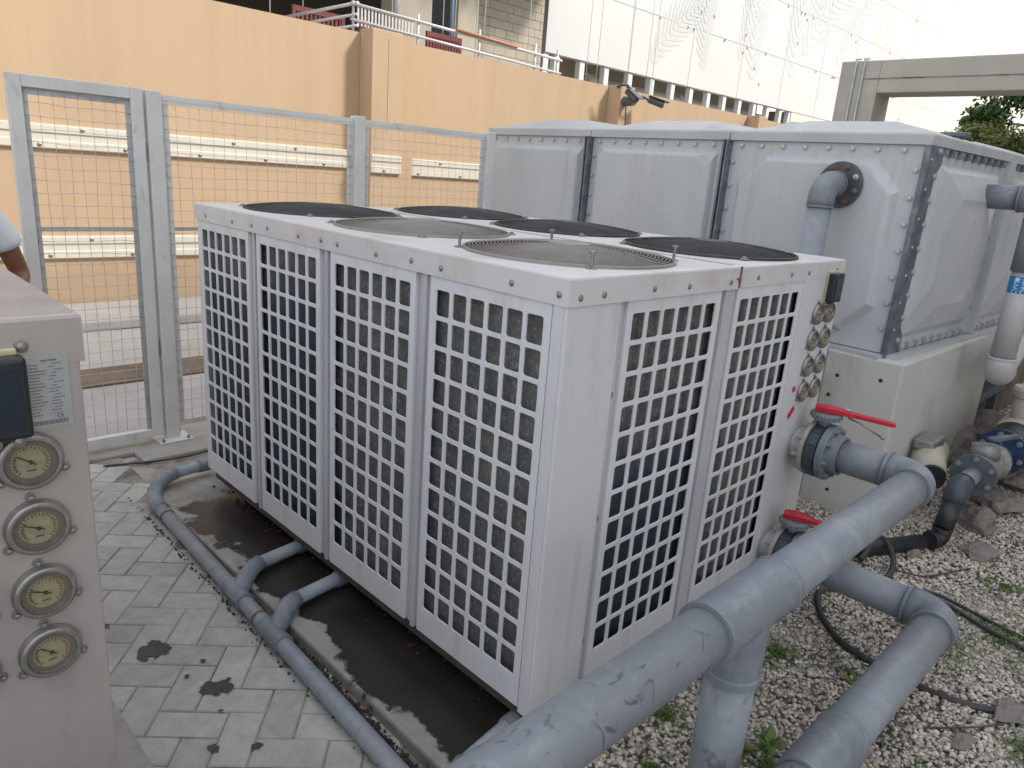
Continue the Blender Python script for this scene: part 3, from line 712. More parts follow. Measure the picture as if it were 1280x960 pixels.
# gauges
def gauge(parent, x, z, rot):
    mb = MB(); o = (x, 0, z)
    mb.lathe(o, (0, -1, 0), [(0, .052), (.008, .053), (.016, .050), (.018, .046), (.018, .042), (.012, .041), (.010, .040)], 32)
    for k in range(3):
        a = PI / 2 + k * 2 * PI / 3 + .1
        c = V(x + .058 * math.cos(a), 0, z + .058 * math.sin(a)); mb.lathe(c, (0, -1, 0), [(0, .009), (.004, .009), (.004, .006), (.010, .005), (.011, 0)], 8)
    g_ = mb.build('pressure_gauge', 'bezel', parent, origin=(x, -.001, z))
    mb = MB(); mb.lathe((x, -.0095, z), (0, -1, 0), [(0, .041), (.001, .030)], 32); mb.build('dial_rim', 'dialrim', g_)
    mb = MB(); mb.lathe((x, -.0110, z), (0, -1, 0), [(0, .030), (0, 0)], 32); mb.build('dial_face', 'dial', g_)
    mb = MB()
    for k in range(22):
        a = R(225 - 270 * k / 21); l = .006 if k % 3 == 0 else .0035
        d = V(math.cos(a), 0, math.sin(a)); mb.obox(V(x, -.0114, z) + d * (.0285 - l / 2), (d, Y, d.cross(Y)), (l / 2, .0003, .0006))
    for k in range(4):
        mb.box(x - .006 + k * .0035, -.0117, z - .017, x - .004 + k * .0035, -.0112, z - .014)
    mb.build('dial_marks', 'dialmark', g_)
    mb = MB()
    for a0, a1 in ((R(215), R(150)),):
        pts = [(a0 + (a1 - a0) * q / 8) for q in range(9)]
        for p, q in zip(pts[:-1], pts[1:]):
            mb.add([(x + r_ * math.cos(t), -.0118, z + r_ * math.sin(t)) for t, r_ in ((p, .023), (p, .0262), (q, .0262), (q, .023))], [(0, 1, 2, 3)])
    mb.build('green_band', 'dialgreen', g_)
    mb = MB(); pts = [R(40) + R(-70) * q / 8 for q in range(9)]
    for p, q in zip(pts[:-1], pts[1:]):
        mb.add([(x + r_ * math.cos(t), -.0118, z + r_ * math.sin(t)) for t, r_ in ((p, .023), (p, .0262), (q, .0262), (q, .023))], [(0, 1, 2, 3)])
    mb.build('red_band', 'dialred', g_)
    mb = MB(); d = V(math.cos(rot), 0, math.sin(rot)); mb.obox(V(x, -.0135, z) + d * .007, (d, Y, d.cross(Y)), (.0165, .0004, .0010))
    mb.lathe((x, -.012, z), (0, -1, 0), [(0, .0035), (.003, .0035), (.003, 0)], 10)
    mb.build('needle', 'dialmark', g_); g_.scale = (.92, 1, .92)
gauges = []
for xx in (1.793, 1.672):
    for q, zz in enumerate((1.398, 1.281, 1.161, 1.044)):
        gauge(ch, xx + random.uniform(-.003, .003), zz, R(random.uniform(138, 205)))
# display
mb = MB(); mb.box(1.712, -.012, 1.444, 1.792, -.001, 1.586); dsp = P(mb, 'control_display', 'cream', bevel=.004)
mb = MB(); mb.box(1.704, -.046, 1.450, 1.797, -.012, 1.578); mb.build('display_housing', 'blackplastic', dsp, bevel=.006)
mb = MB(); mb.box(1.716, -.0475, 1.470, 1.785, -.0463, 1.560); mb.build('display_window', 'screen', dsp)
mb = MB()
for k in range(3): mb.lathe((1.72 + k * .03, -.012, 1.437), (0, -1, 0), [(0, .008), (.01, .008), (.012, 0)], 8)
mb.build('cable_gland', 'screw', dsp)
# near gauge chiller = same machine, 3.08 m to the left
ch2 = copy_tree(ch); ch2.location = (-3.082, 0, 0)
tag(ch2, 'dusty grey chiller cut off at the left with round dial gauges and nameplate', 'chiller', 'air cooled chillers')
for o in kids(ch2):
    if o.name.startswith(('roof_tray', 'gauge_panel')):
        o.data = o.data.copy(); o.data.materials[0] = MT.setdefault('paint_old', mat('weathered_grey_paint', (.43, .395, .375), .38, .3, .12, 3, (.24, .215, .19), 5, (1, 1, .5), .5, .75, .5, bs=8, bstr=.08, bdist=.01))
# nameplate with fine print on the gauge chiller
px0 = -3.082 + 1.797
mb = MB(); mb.box(px0, -.0035, 1.449, px0 + .064, -.0012, 1.568); npl = mb.build('nameplate', 'plate', ch2)
mb = MB(); rr = random.Random(4)
mb.box(px0 + .026, -.0042, 1.5585, px0 + .048, -.0036, 1.5612)
for k in range(17):
    z = 1.553 - k * .0052; x = px0 + .002
    e = px0 + rr.uniform(.018, .034)
    while x < e:
        l = rr.uniform(.002, .006); mb.box(x, -.0042, z, min(x + l, e), -.0036, z + .0014); x += l + .001
    x = px0 + rr.uniform(.034, .042); e = x + rr.uniform(.006, .016)
    while x < e:
        l = rr.uniform(.0015, .004); mb.box(x, -.0042, z + .001, min(x + l, e), -.0036, z + .0025); x += l + .001
for k in range(30): mb.box(px0 + .003 + k * .0018, -.0042, 1.4535, px0 + .003 + k * .0018 + rr.uniform(.0007, .0014), -.0036, 1.4605)
mb.build('nameplate_print', 'print', npl)
def text(body, loc, size, m, parent, ex, ey, name='lettering', ext=.0004):
    cu = bpy.data.curves.new(name, 'FONT'); cu.body = body; cu.size = size; cu.extrude = ext; cu.align_x = 'CENTER'; cu.align_y = 'CENTER'
    o = bpy.data.objects.new(name, cu); COL.objects.link(o); bpy.context.view_layer.update()
    me = bpy.data.meshes.new_from_object(o); bpy.data.objects.remove(o)
    o = bpy.data.objects.new(name, me); COL.objects.link(o); me.materials.clear(); me.materials.append(m)
    ez = ex.cross(ey); mm = Matrix((ex, ey, ez)).transposed().to_4x4(); mm.translation = Vector(loc) - wl(parent)
    o.parent = parent; o.matrix_local = mm; return o
text('CE', (px0 + .046, -.0042, 1.4655), .008, MT['print'], npl, X, Z, 'ce_mark')
# red stickers on the near chiller
mb = MB(); mb.obox((1.585, -.0025, 1.066), (V(1, 0, .15).normalized(), Y, V(-.15, 0, 1).normalized()), (.014, .0008, .012)); P(mb, 'red_sticker', 'sticker')
mb = MB(); mb.obox((1.598, -.0025, .955), (V(.75, 0, .66).normalized(), Y, V(-.66, 0, .75).normalized()), (.03, .0008, .014)); P(mb, 'red_sticker', 'sticker')

# ------------------------------------------------------------------ valves
def valve(c, r, label):
    """lever valve on a stub leaving the gauge panel towards -Y; c = centre on the panel plane"""
    x, _, z = c; t = thing('lever_valve', (x, 0, z), label, 'valve', 'red lever valves on the chiller')
    d = (0, -1, 0)
    mb = MB(); mb.lathe((x, -.003, z), d, [(0, r * .95), (.05, r * .95), (.05, r * 1.12), (.065, r * 1.12)], 28); mb.build('stub', 'zinc_pale', t)
    mb = MB(); mb.lathe((x, -.066, z), d, [(0, r), (0, r * 1.66), (.018, r * 1.66), (.018, r)], 32)
    for k in range(8):
        a = 2 * PI * k / 8 + .2; q = r * 1.38; mb.lathe((x + q * math.cos(a), -.055, z + q * math.sin(a)), (0, 1, 0), [(-.01, .011), (.022, .011), (.022, 0)], 6)
    mb.build('rear_flange', 'gasket', t)
    mb = MB(); mb.lathe((x, -.084, z), d, [(0, r), (0, r * 1.45), (.008, r * 1.6), (.050, r * 1.6), (.058, r * 1.45), (.058, r)], 36)
    for k in range(12):
        a = 2 * PI * k / 12 + .1; mb.obox((x + r * 1.58 * math.cos(a), -.113, z + r * 1.58 * math.sin(a)), (V(math.cos(a), 0, math.sin(a)), Y, V(-math.sin(a), 0, math.cos(a))), (.006, .024, .006))
    mb.build('valve_body', 'valve', t, bevel=.001)
    mb = MB(); mb.lathe((x, -.145, z), d, [(0, r), (0, r * 1.68), (.026, r * 1.68), (.030, r * 1.63), (.030, r * 1.22), (.075, r * 1.16), (.075, r)], 36); mb.build('front_flange', 'valve_grey', t)
    for k in range(8):
        a = 2 * PI * k / 8 + .2; q = r * 1.43
        m2 = MB(); m2.lathe((x + q * math.cos(a), -.174, z + q * math.sin(a)), d, [(0, .0155), (.004, .0155), (.004, .011), (.017, .010), (.018, 0)], 6); m2.build('bolt', 'valve_grey', t)
    mb = MB(); zb = z + r * 1.5; mb.tube([(x, -.113, zb - .01), (x, -.113, zb + .045)], r * .36, 16)
    mb.lathe((x, -.113, zb + .035), Z, [(0, 0), (0, r * .82), (.02, r * .86), (.03, r * .80), (.03, 0)], 24)
    for k in range(18):
        a = 2 * PI * k / 18; mb.obox((x + r * .86 * math.cos(a), -.113 + r * .86 * math.sin(a), zb + .050), (V(math.cos(a), math.sin(a), 0), V(-math.sin(a), math.cos(a), 0), Z), (.004, .004, .008))
    mb.build('valve_neck', 'valve_grey', t)
    # lever: starts over the neck and runs out above the pipe
    zl = zb + .078; hd = V(.30, -.95, -.03).normalized(); sv = V(-hd.y, hd.x, 0).normalized(); p0 = V(x, -.113, zl) - hd * .05
    mb = MB(); L0 = .33
    secs = []
    for s_, wd, th, dz in ((0, .026, .012, .0), (.05, .031, .014, .004), (.11, .024, .013, .003), (.16, .016, .010, .0), (L0 - .02, .015, .010, -.003), (L0, .012, .008, -.004)):
        c_ = p0 + hd * s_ + Z * dz
        secs.append([c_ + sv * wd * a_ + Z * th * b_ for a_, b_ in ((-1, -1), (1, -1), (1, .7), (.8, 1), (-.8, 1), (-1, .7))])
    vs = [q for s_ in secs for q in s_]; n = 6
    mb.add(vs, [(i * n + j, i * n + (j + 1) % n, (i + 1) * n + (j + 1) % n, (i + 1) * n + j) for i in range(len(secs) - 1) for j in range(n)] + [tuple(range(n)), tuple(range(len(vs) - n, len(vs)))])
    lv = mb.build('lever', 'handle', t, bevel=.002)
    m2 = MB(); q0 = p0 + hd * .14 - Z * .018; m2.tube([q0, q0 + hd * .05 - Z * .012, q0 + hd * .15 - Z * .055], .004, 6); m2.lathe(q0 + hd * .15 - Z * .055, hd, [(-.008, .007), (.008, .007), (.008, 0)], 8)
    m2.build('latch_rod', 'screw', lv)
    m2 = MB(); m2.obox(p0 + hd * .135 + Z * .0185, (hd, sv, Z), (.008, .014, .001)); m2.build('pale_tab', mat('pale_blue_tab', (.30, .5, .62), .6) if 'tab' not in MT else MT['tab'], lv)
    return t
Z1, Y1, X1 = .788, -.54, 1.72
Z2, Y2, X2 = .295, -.765, 1.60
valve((X1, 0, Z1), .076, 'upper lever valve with red handle below the column of dials')
valve((X2, 0, Z2), .076, 'lower lever valve with red handle near the gravel')

# ------------------------------------------------------------------ thick water pipes
PR = .0725
wp = thing('water_pipe', (.26, Y1, 0), 'thick upper grey water pipe crossing in front with tee and upright leg', 'pipe', 'thick grey water pipes')
mb = MB(); a_, b_ = elbow(mb, (X1, Y1, Z1), (0, -1, 0), (-1, 0, 0), PR, .095); mb.build('elbow', 'pvc_dark', wp)
mb = MB(); mb.tube([(X1, -.20, Z1), (X1, a_.y - .002, Z1)], PR, 32); mb.build('pipe_section', 'pvc', wp)
mb = MB(); mb.tube([(b_.x + .002, Y1, Z1), (.39, Y1, Z1)], PR, 32); mb.build('pipe_section', 'pvc', wp)
mb = MB(); TX = .235
mb.lathe((TX - .20, Y1, Z1), X, [(0, PR), (0, PR * 1.17), (.016, PR * 1.18), (.022, PR * 1.13), (.378, PR * 1.13), (.384, PR * 1.18), (.40, PR * 1.17), (.40, PR)], 36)
mb.lathe((TX, Y1, Z1), (0, 0, -1), [(0, PR * 1.10), (.19, PR * 1.10), (.195, PR * 1.16), (.215, PR * 1.16), (.215, PR * .98)], 36)
mb.build('tee', 'pvc_dark', wp)
mb = MB(); mb.tube([(TX - .18, Y1, Z1), (-2.4, Y1, Z1)], PR, 36); mb.build('pipe_section', 'pvc', wp)
mb = MB(); mb.tube([(TX, Y1, Z1 - .19), (TX, Y1, 0)], PR * 1.0, 32); mb.build('upright_leg', 'pvc', wp)
wp2 = thing('water_pipe', (.5, Y2, 0), 'lower thick grey water pipe with elbow above the gravel', 'pipe', 'thick grey water pipes')
mb = MB(); a_, b_ = elbow(mb, (X2, Y2, Z2), (0, -1, 0), (-1, 0, 0), PR, .095); mb.build('elbow', 'pvc_dark', wp2)
mb = MB(); mb.tube([(X2, -.20, Z2), (X2, a_.y - .002, Z2)], PR, 32); mb.build('pipe_section', 'pvc', wp2)
mb = MB(); mb.tube([(b_.x + .002, Y2, Z2), (.57, Y2, Z2)], PR, 32); mb.build('pipe_section', 'pvc', wp2)
mb = MB(); mb.lathe((.61, Y2, Z2), (-1, 0, 0), [(0, PR), (0, PR * 1.15), (.01, PR * 1.17), (.016, PR * 1.13), (.30, PR * 1.13), (.30, PR)], 36)
mb.lathe((.46, Y2, Z2), (0, 0, -1), [(0, PR * 1.10), (.19, PR * 1.10), (.19, PR)], 32); mb.build('tee', 'pvc_dark', wp2)
mb = MB(); mb.tube([(.33, Y2, Z2), (-2.4, Y2, Z2)], PR, 32); mb.build('pipe_section', 'pvc', wp2)
mb = MB(); mb.tube([(.46, Y2, Z2 - .16), (.46, Y2, 0)], PR, 24); mb.build('upright_leg', 'pvc', wp2)

# ------------------------------------------------------------------ thin drain pipe beside the plinth
dp = thing('drain_pipe', (-.3, 1.3, 0), 'thin grey drain pipe with four branches running beside the chiller plinth', 'pipe')
dr = .033; DZ = .052; B0, B1 = V(-.292, 2.50, DZ), V(-.392, -.35, DZ)
def on(y): t = (y - B0.y) / (B1.y - B0.y); return B0.lerp(B1, t)
dd = (B1 - B0).normalized()
br = (1.435, 1.075, -.065)
mb = MB(); mb.tube([B0 - dd * 0, on(2.5), B1], dr, 20); mb.build('pipe_section', 'pvc', dp)
mb = MB(); e = V(-.27, 2.60, DZ + .01); pts = [on(2.42), on(2.5), V(-.278, 2.57, DZ + .012), V(-.24, 2.635, .090), V(-.17, 2.675, .118), V(-.12, 2.688, .122)]
mb.tube(pts, [dr * 1.18, dr * 1.18, dr * 1.2, dr * 1.14, dr * 1.12, dr * 1.12], 20)
mb.lathe(on(2.42), dd, [(-.012, dr * 1.27), (.0, dr * 1.27), (.004, dr * 1.0)], 20); mb.build('elbow', 'pvc_dark', dp)
mb = MB(); mb.tube([(-.13, 2.686, .122), (.10, 2.715, .124)], dr * .92, 18); mb.build('branch_pipe', 'pvc_light', dp)
mb = MB(); mb.lathe((.02, 2.705, .123), (1, .13, 0), [(0, dr), (0, dr * 1.12), (.075, dr * 1.12), (.075, dr * .8)], 18); mb.build('coupling', 'pvc_dark', dp)
for yb in br:
    s = on(yb); mb = MB()
    mb.lathe(s - dd * .085, dd, [(0, dr), (0, dr * 1.26), (.012, dr * 1.26), (.016, dr * 1.17), (.150, dr * 1.17), (.154, dr * 1.26), (.166, dr * 1.26), (.166, dr)], 22)
    q = [s + V(0, 0, 0), s + V(.040, .040, .012), s + V(.080, .080, .024), s + V(.118, .104, .040), s + V(.160, .118, .044)]
    mb.tube(q, [dr * 1.05, dr * 1.18, dr * 1.2, dr * 1.17, dr * 1.15], 20)
    mb.build('wye_fitting', 'pvc_dark', dp)
    mb = MB(); mb.tube([s + V(.155, .117, .044), s + V(.52, .165, .048)], dr * .9, 18); mb.build('branch_pipe', 'pvc_light', dp)
    mb = MB(); c_ = s + V(.365, .144, .0465); mb.lathe(c_, (1, .11, 0), [(0, dr * .9), (0, dr * 1.1), (.07, dr * 1.1), (.07, dr * .8)], 18); mb.build('coupling', 'pvc_dark', dp)
for yy in (2.33, 1.22, .13):
    s = on(yy); mb = MB(); mb.lathe(s, dd, [(0, dr), (0, dr * 1.10), (.012, dr * 1.10), (.012, dr)], 20); mb.build('rusty_clip', 'rust', dp)

# ------------------------------------------------------------------ fence and gate
FY, FH = 3.49, 2.20
def wiremesh(mb, x0, x1, z0, z1, y, px=.072, pz=.070, seed=0):
    rr = random.Random(seed); n = max(1, round((x1 - x0) / px)); m = max(1, round((z1 - z0) / pz))
    for k in range(n + 1):
        x = x0 + (x1 - x0) * k / n; j = lambda: rr.gauss(0, .0035)
        pts = [(x + j(), y + .003 + j() * .4, z0 + (z1 - z0) * q / 6) for q in range(7)]; mb.tube(pts, .0016, 5)
    for k in range(m + 1):
        z = z0 + (z1 - z0) * k / m; pts = [(x0 - .012 + (x1 - x0 + .024) * q / 5, y - .001 + rr.gauss(0, .001), z + rr.gauss(0, .003)) for q in range(6)]; mb.tube(pts, .0017, 5)
def post(x, label, h=FH):
    t = thing('fence_post', (x, FY, 0), label, 'post', 'square fence posts')
    mb = MB(); mb.box(x - .042, FY - .04, .030, x + .042, FY + .04, h); mb.build('post_tube', 'fence', t, bevel=.005)
    mb = MB(); mb.box(x - .105, FY - .10, .022, x + .105, FY + .10, .034); bp = mb.build('base_plate', 'fence', t, bevel=.002)
    for sx in (-1, 1):
        for sy in (-1, 1):
            m2 = MB(); m2.lathe((x + sx * .08, FY + sy * .078, .034), Z, [(0, .013), (.009, .013), (.009, .006), (.022, .006), (.022, 0)], 6); m2.build('anchor_bolt', 'screw', bp)
    return t
post(.155, 'left fence post on bolted base plate between gate and wire panel')
post(1.575, 'fence post standing behind the chiller roof between two wire panels')
post(2.86, 'fence post standing against the water tank corner')
mb = MB(); mb.box(-.12, 3.20, -.01, .42, 3.40, .020)
tag(mb.build('concrete_pad', 'concrete', bevel=.01), kind='structure')
gt = thing('wire_gate', (-.25, FY, 0), 'grey framed wire mesh gate left of the left fence post', 'gate')
mb = MB(); mb.box(-.572, FY - .025, .06, -.505, FY + .025, 2.205); mb.box(.03, FY - .025, .06, .098, FY + .025, 2.205); mb.box(-.505, FY - .0245, 2.14, .03, FY + .0245, 2.2045); mb.box(-.505, FY - .0245, .0605, .03, FY + .0245, .115)
mb.build('gate_frame', 'fence', gt, bevel=.004)
mb = MB(); mb.box(-.505, FY - .005, .115, -.478, FY + .000, 2.14); mb.box(.003, FY - .005, .115, .03, FY, 2.14); mb.box(-.478, FY - .005, 2.105, .003, FY, 2.14); mb.build('angle_strip', 'zinc_pale', gt)
mb = MB(); wiremesh(mb, -.495, .02, .13, 2.13, FY - .012, .062, .066, 1); mb.build('wire_mesh', 'wire', gt)
mb = MB(); mb.box(-.505, FY + .006, 1.385, .03, FY + .012, 1.410); mb.build('crossbar', 'zinc_pale', gt)
mb = MB(); mb.box(.098, FY - .02, .6, .113, FY + .0, .7); mb.box(.098, FY - .02, 1.8, .113, FY, 1.9); mb.build('hinge', 'screw', gt)
for (x0, x1, sd_, lab) in ((.20, 1.53, 2, 'wire mesh fence panel between the left post and the second post'), (1.62, 2.815, 3, 'wire mesh fence panel behind the chiller roof ending at the tank')):
    t = thing('wire_fence_panel', ((x0 + x1) / 2, FY, 0), lab, 'fence', 'wire mesh fence panels')
    mb = MB(); mb.box(x0, FY - .004, .10, x0 + .045, FY + .002, 2.15); mb.box(x1 - .045, FY - .004, .10, x1, FY + .002, 2.15)
    mb.box(x0 + .045, FY - .004, 2.135, x1 - .045, FY + .002, 2.18); mb.box(x0 + .045, FY - .004, .10, x1 - .045, FY + .002, .14)
    mb.box(x0, FY - .006, 2.152, x1, FY + .035, 2.157 + .025); mb.build('panel_frame', 'fence', t)
    mb = MB(); wiremesh(mb, x0 + .02, x1 - .02, .14, 2.13, FY - .012, .072, .068, sd_); mb.build('wire_mesh', 'wire', t)
    mb = MB(); mb.box(x0 + .045, FY + .006, 1.388, x1 - .045, FY + .012, 1.410); mb.build('crossbar', 'zinc_pale', t)

# ------------------------------------------------------------------ tan wall
WY = 8.0
MT['wall_joint'] = mat('wall_joint', (.30, .21, .14), .9)
wall = thing('boundary_wall', (8, WY, 0), 'long tan rendered boundary wall with shallow piers behind the fence', 'wall')
mb = MB(); mb.box(-14, WY, -.01, 60, WY + .25, 3.56); mb.build('wall_face', 'wall', wall)
for (x0, x1, d, h) in ((4.50, 5.0, .30, 3.60), (9.93, 10.35, .30, 3.57), (15.2, 15.62, .30, 3.57), (20.5, 20.9, .3, 3.57), (-1.0, -.6, .3, 3.6)):
    mb = MB(); mb.box(x0, WY - d, -.008, x1, WY - .001, h); pr = mb.build('pier', 'wall', wall, bevel=.01)
mb = MB(); mb.box(5.0, WY - .16, .0, 5.32, WY - .001, 3.585); mb.build('pier', 'wall', wall)
mb = MB(); mb.box(4.76, WY - .3025, 2.3, 4.766, WY - .2995, 3.5); mb.build('control_joint', 'wall_joint', wall)
def rail(x0, x1, y, zc, label, tilt=0.):
    """stepped three-ridge bumper board with bolts"""
    t = thing('wall_guard_board', ((x0 + x1) / 2, y, zc), label, 'guard board', 'cream guard boards on the tan wall')
    mb = MB(); h = .125
    prof = [(0, -h), (.03, -h), (.045, -h + .012), (.045, -.045), (.028, -.035), (.028, .035), (.045, .045), (.045, h - .012), (.03, h), (0, h)]
    n = len(prof); vs = []
    for x in (x0, x1): vs += [(x, y - a, zc + b) for a, b in prof]
    mb.add(vs, [tuple(range(n)), tuple(range(n, 2 * n))[::-1]] + [(i, (i + 1) % n, n + (i + 1) % n, n + i) for i in range(n)])
    mb.build('board', 'cream_board', t)
    for k in range(int((x1 - x0) / .42)):
        x = x0 + .2 + k * .42; z = zc + (.085 if k % 2 else -.085)
        m2 = MB(); m2.lathe((x, y - .045, z), (0, -1, 0), [(0, .022), (.006, .022), (.012, .012), (.012, 0)], 8)
        if x1 - x0 < 12: m2.build('bolt', 'screw', t)
MT['flange_dark'] = mat('dark_flange', (.075, .085, .095), .5, 0, .2, 8, (.22, .2, .17), 10, (1, 1, 1), .5, .7, .4)
MT['flange_mid'] = mat('mid_flange', (.10, .115, .13), .5, 0, .2, 8, (.22, .2, .17), 10, (1, 1, 1), .5, .7, .4)
MT['cream_board'] = mat('cream_board', (.66, .62, .53), .6, 0, .06, 2, (.4, .33, .25), 4, (1, 1, .4), .6, .8, .4)
rail(-3, 4.49, WY, 1.895, 'long upper cream guard board left of the pier')
rail(4.50, 5.0, WY - .302, 1.86, 'short upper cream guard board on the front of the pier')
rail(5.33, 11, WY, 1.845, 'upper cream guard board right of the pier')
rail(-3, 4.49, WY, .73, 'long lower cream guard board near the pavement')
# CCTV
t = thing('security_camera_bracket', (10.0, WY - .3, 3.4), 'dark curved bracket on the pier of the tan wall', 'bracket')
mb = MB(); mb.tube([(9.75, 7.66, 3.50), (9.80, 7.60, 3.56), (9.90, 7.55, 3.56), (9.98, 7.5, 3.48), (10.03, 7.45, 3.34), (10.1, 7.5, 3.30)], .028, 8)
mb.tube([(10.03, 7.45, 3.33), (10.2, 7.40, 3.40), (10.35, 7.38, 3.36)], .026, 8); mb.lathe((10.05, 7.69, 3.30), (0, -1, 0), [(0, .09), (.22, .08), (.22, 0)], 12)
mb.build('bracket_arm', 'cctv', t)
mb = MB(); mb.tube([(10.12, 7.69, 3.22), (10.15, 7.69, 2.9), (10.12, 7.692, 2.5)], .008, 5); mb.build('cable', 'cctv', t)
for (p, d, lab) in (((9.95, 7.45, 3.38), V(-.1, -.9, -.55), 'left dark bullet camera pointing down from the wall bracket'), ((10.55, 7.33, 3.33), V(.75, -.55, -.22), 'right dark bullet camera on the wall bracket pointing right')):
    d = d.normalized(); t = thing('security_camera', p, lab, 'camera', 'bullet cameras on the tan wall')
    mb = MB(); mb.lathe(Vector(p) - d * .16, d, [(0, 0), (0, .055), (.30, .062), (.30, .05), (.29, 0)], 14); mb.build('camera_body', 'cctv', t)
    s = d.cross(Z).normalized(); u_ = s.cross(d); mb = MB(); mb.obox(Vector(p) + u_ * .07 + d * .03, (d, s, u_), (.2, .07, .008)); mb.build('sun_hood', 'cctv', t, bevel=.004)
    mb = MB(); mb.lathe(Vector(p) + d * .12, d, [(0, .045), (.005, .03), (.008, 0)], 12); mb.build('lens', 'screen', t)

# ------------------------------------------------------------------ unfinished building beyond the wall
ub = thing('unfinished_building', (8, 13, 0), 'bare concrete building under construction seen above the tan wall', 'building')
mb = MB(); mb.box(-12, 11.4, 3.2, 14.0, 22, 3.5); mb.build('floor_slab', 'slab', ub)
mb = MB(); mb.box(-12, 11.6, 7.2, 14.2, 22, 7.6); mb.build('floor_slab', 'slab', ub)
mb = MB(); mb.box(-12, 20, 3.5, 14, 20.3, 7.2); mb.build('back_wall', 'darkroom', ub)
mb = MB(); mb.box(8.45, 12.9, 3.5, 9.52, 13.3, 7.2); mb.build('column', 'beige', ub)
mb = MB(); mb.box(10.28, 12.9, 3.5, 10.9, 13.2, 7.2); mb.build('column', 'beige', ub)
mb = MB(); mb.box(3.6, 14.2, 3.5, 4.2, 14.8, 7.2); mb.build('column', 'slab', ub)
mb = MB(); mb.box(-1.6, 14.2, 3.5, -1.0, 14.8, 7.2); mb.build('column', 'slab', ub)
mb = MB(); mb.box(-12, 12.2, 6.2, 8.45, 12.5, 7.2); mb.build('beam', 'slab', ub)
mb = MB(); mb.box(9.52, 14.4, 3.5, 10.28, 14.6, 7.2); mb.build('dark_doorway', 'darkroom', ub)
def blockwork(x0, x1, z0, z1, y):
    mb = MB(); rr = random.Random(3); z = z0; row = 0
    while z < z1:
        x = x0 - (0 if row % 2 else .2)
        while x < x1:
            a, b = max(x, x0), min(x + .39, x1)
            if b - a > .03: mb.box(a, y + rr.uniform(-.006, .004), z, b, y + .2, min(z + .19, z1))
            x += .4
        z += .2; row += 1
    return mb
mb = blockwork(10.9, 13.6, 3.5, 7.2, 13.4); mb.build('blockwork', mat('pale_block', (.47, .43, .36), .9, 0, .1, 2, bs=12, bstr=.3), ub)
mb = MB(); mb.box(10.9, 13.46, 3.5, 13.6, 13.7, 7.2); mb.build('mortar', 'slab', ub)
mb = MB()
for k in range(6): mb.box(10.4 + k * .5, 11.5, 6.9, 10.5 + k * .5, 13.4, 7.19)
mb.build('ceiling_joist', 'slab', ub)
# railing of scaffold tubes
rl = thing('scaffold_railing', (7, 9.5, 3.5), 'white scaffold tube railing above the tan wall', 'railing')
def tube_part(name, m, pts, r_=.022): mb = MB(); mb.tube(pts, r_, 8); return mb.build(name, m, rl)
mb = MB(); mb.box(-2, 9.1, 3.28, 14, 11.4, 3.5); tag(mb.build('scaffold_deck', 'slab'), 'concrete deck behind the tan wall carrying the railing', 'deck')
tube_part('top_rail', 'scaff', [(5.3, 9.5, 4.215), (10.2, 9.5, 4.10)], .026); tube_part('mid_rail', 'scaff', [(5.3, 9.5, 3.99), (10.2, 9.5, 3.86)])
tube_part('top_rail', 'scaff', [(5.36, 9.4, 4.22), (5.36, 12.4, 4.20)], .026); tube_part('mid_rail', 'scaff', [(5.36, 9.4, 4.06), (5.36, 12.4, 4.05)]); tube_part('mid_rail', 'scaff', [(5.36, 9.4, 3.9), (5.36, 12.4, 3.9)])
for x in (5.36, 6.62, 8.0, 9.46, 10.1): tube_part('post', 'scaff', [(x, 9.53, 3.5), (x, 9.53, 4.30 if x != 5.36 else 6.8)])
mb = MB(); mb.tube([(7.4, 9.46, 4.19), (8.4, 9.46, 4.165), (8.9, 9.47, 4.15)], .024, 8); mb.build('orange_tape', 'orange', rl)
mb = MB()
for k in range(17): mb.box(5.42 + k * .065, 9.50, 3.92, 5.45 + k * .065, 9.52, 4.19)
mb.build('baluster_grid', 'scaff', rl)
for n_, (x0, x1, y, z0, z1, lab) in enumerate(((5.45, 6.5, 11.6, 3.5, 4.42, 'dark red plastic barrier left of the railing corner'), (8.1, 9.0, 11.2, 3.5, 4.42, 'dark red plastic barrier in front of the dark doorway'))):
    t = thing('plastic_barrier', ((x0 + x1) / 2, y, 3.5), lab, 'barrier', 'red plastic barriers'); n = 11
    mb = MB(); mb.box(x0, y, z0, x0 + .06, y + .05, z1); mb.box(x1 - .06, y, z0, x1, y + .05, z1); mb.box(x0 + .06, y, z1 - .09, x1 - .06, y + .05, z1); mb.box(x0 + .06, y, z0, x1 - .06, y + .05, z0 + .12); mb.build('frame', 'red', t)
    for k in range(n):
        x = x0 + .09 + (x1 - x0 - .2) * k / (n - 1); mb = MB(); mb.box(x, y + .01, z0 + .12, x + .05, y + .04, z1 - .09); mb.build('slat', 'red', t)
mb = MB()
for i in range(9):
    for j in range(5): pass
n = 18; vs = []
for j in range(7):
    for i in range(n):
        a = 2 * PI * i / n; q = (.26 - .035 * j) * (1 + .12 * math.sin(3 * a + j) + .07 * math.sin(7 * a)); vs.append((5.98 + q * math.cos(a), 10.2 + q * math.sin(a), 3.5 + .115 * j))
mb.add(vs, [(j * n + i, j * n + (i + 1) % n, (j + 1) * n + (i + 1) % n, (j + 1) * n + i) for j in range(6) for i in range(n)] + [tuple(range(6 * n, 7 * n))], True)
tag(mb.build('tarpaulin_bundle', 'red'), 'dark red draped tarpaulin bundle behind the railing balusters', 'tarpaulin')
mb = MB(); mb.box(4.9, 9.62, 3.78, 5.12, 9.64, 4.02); 
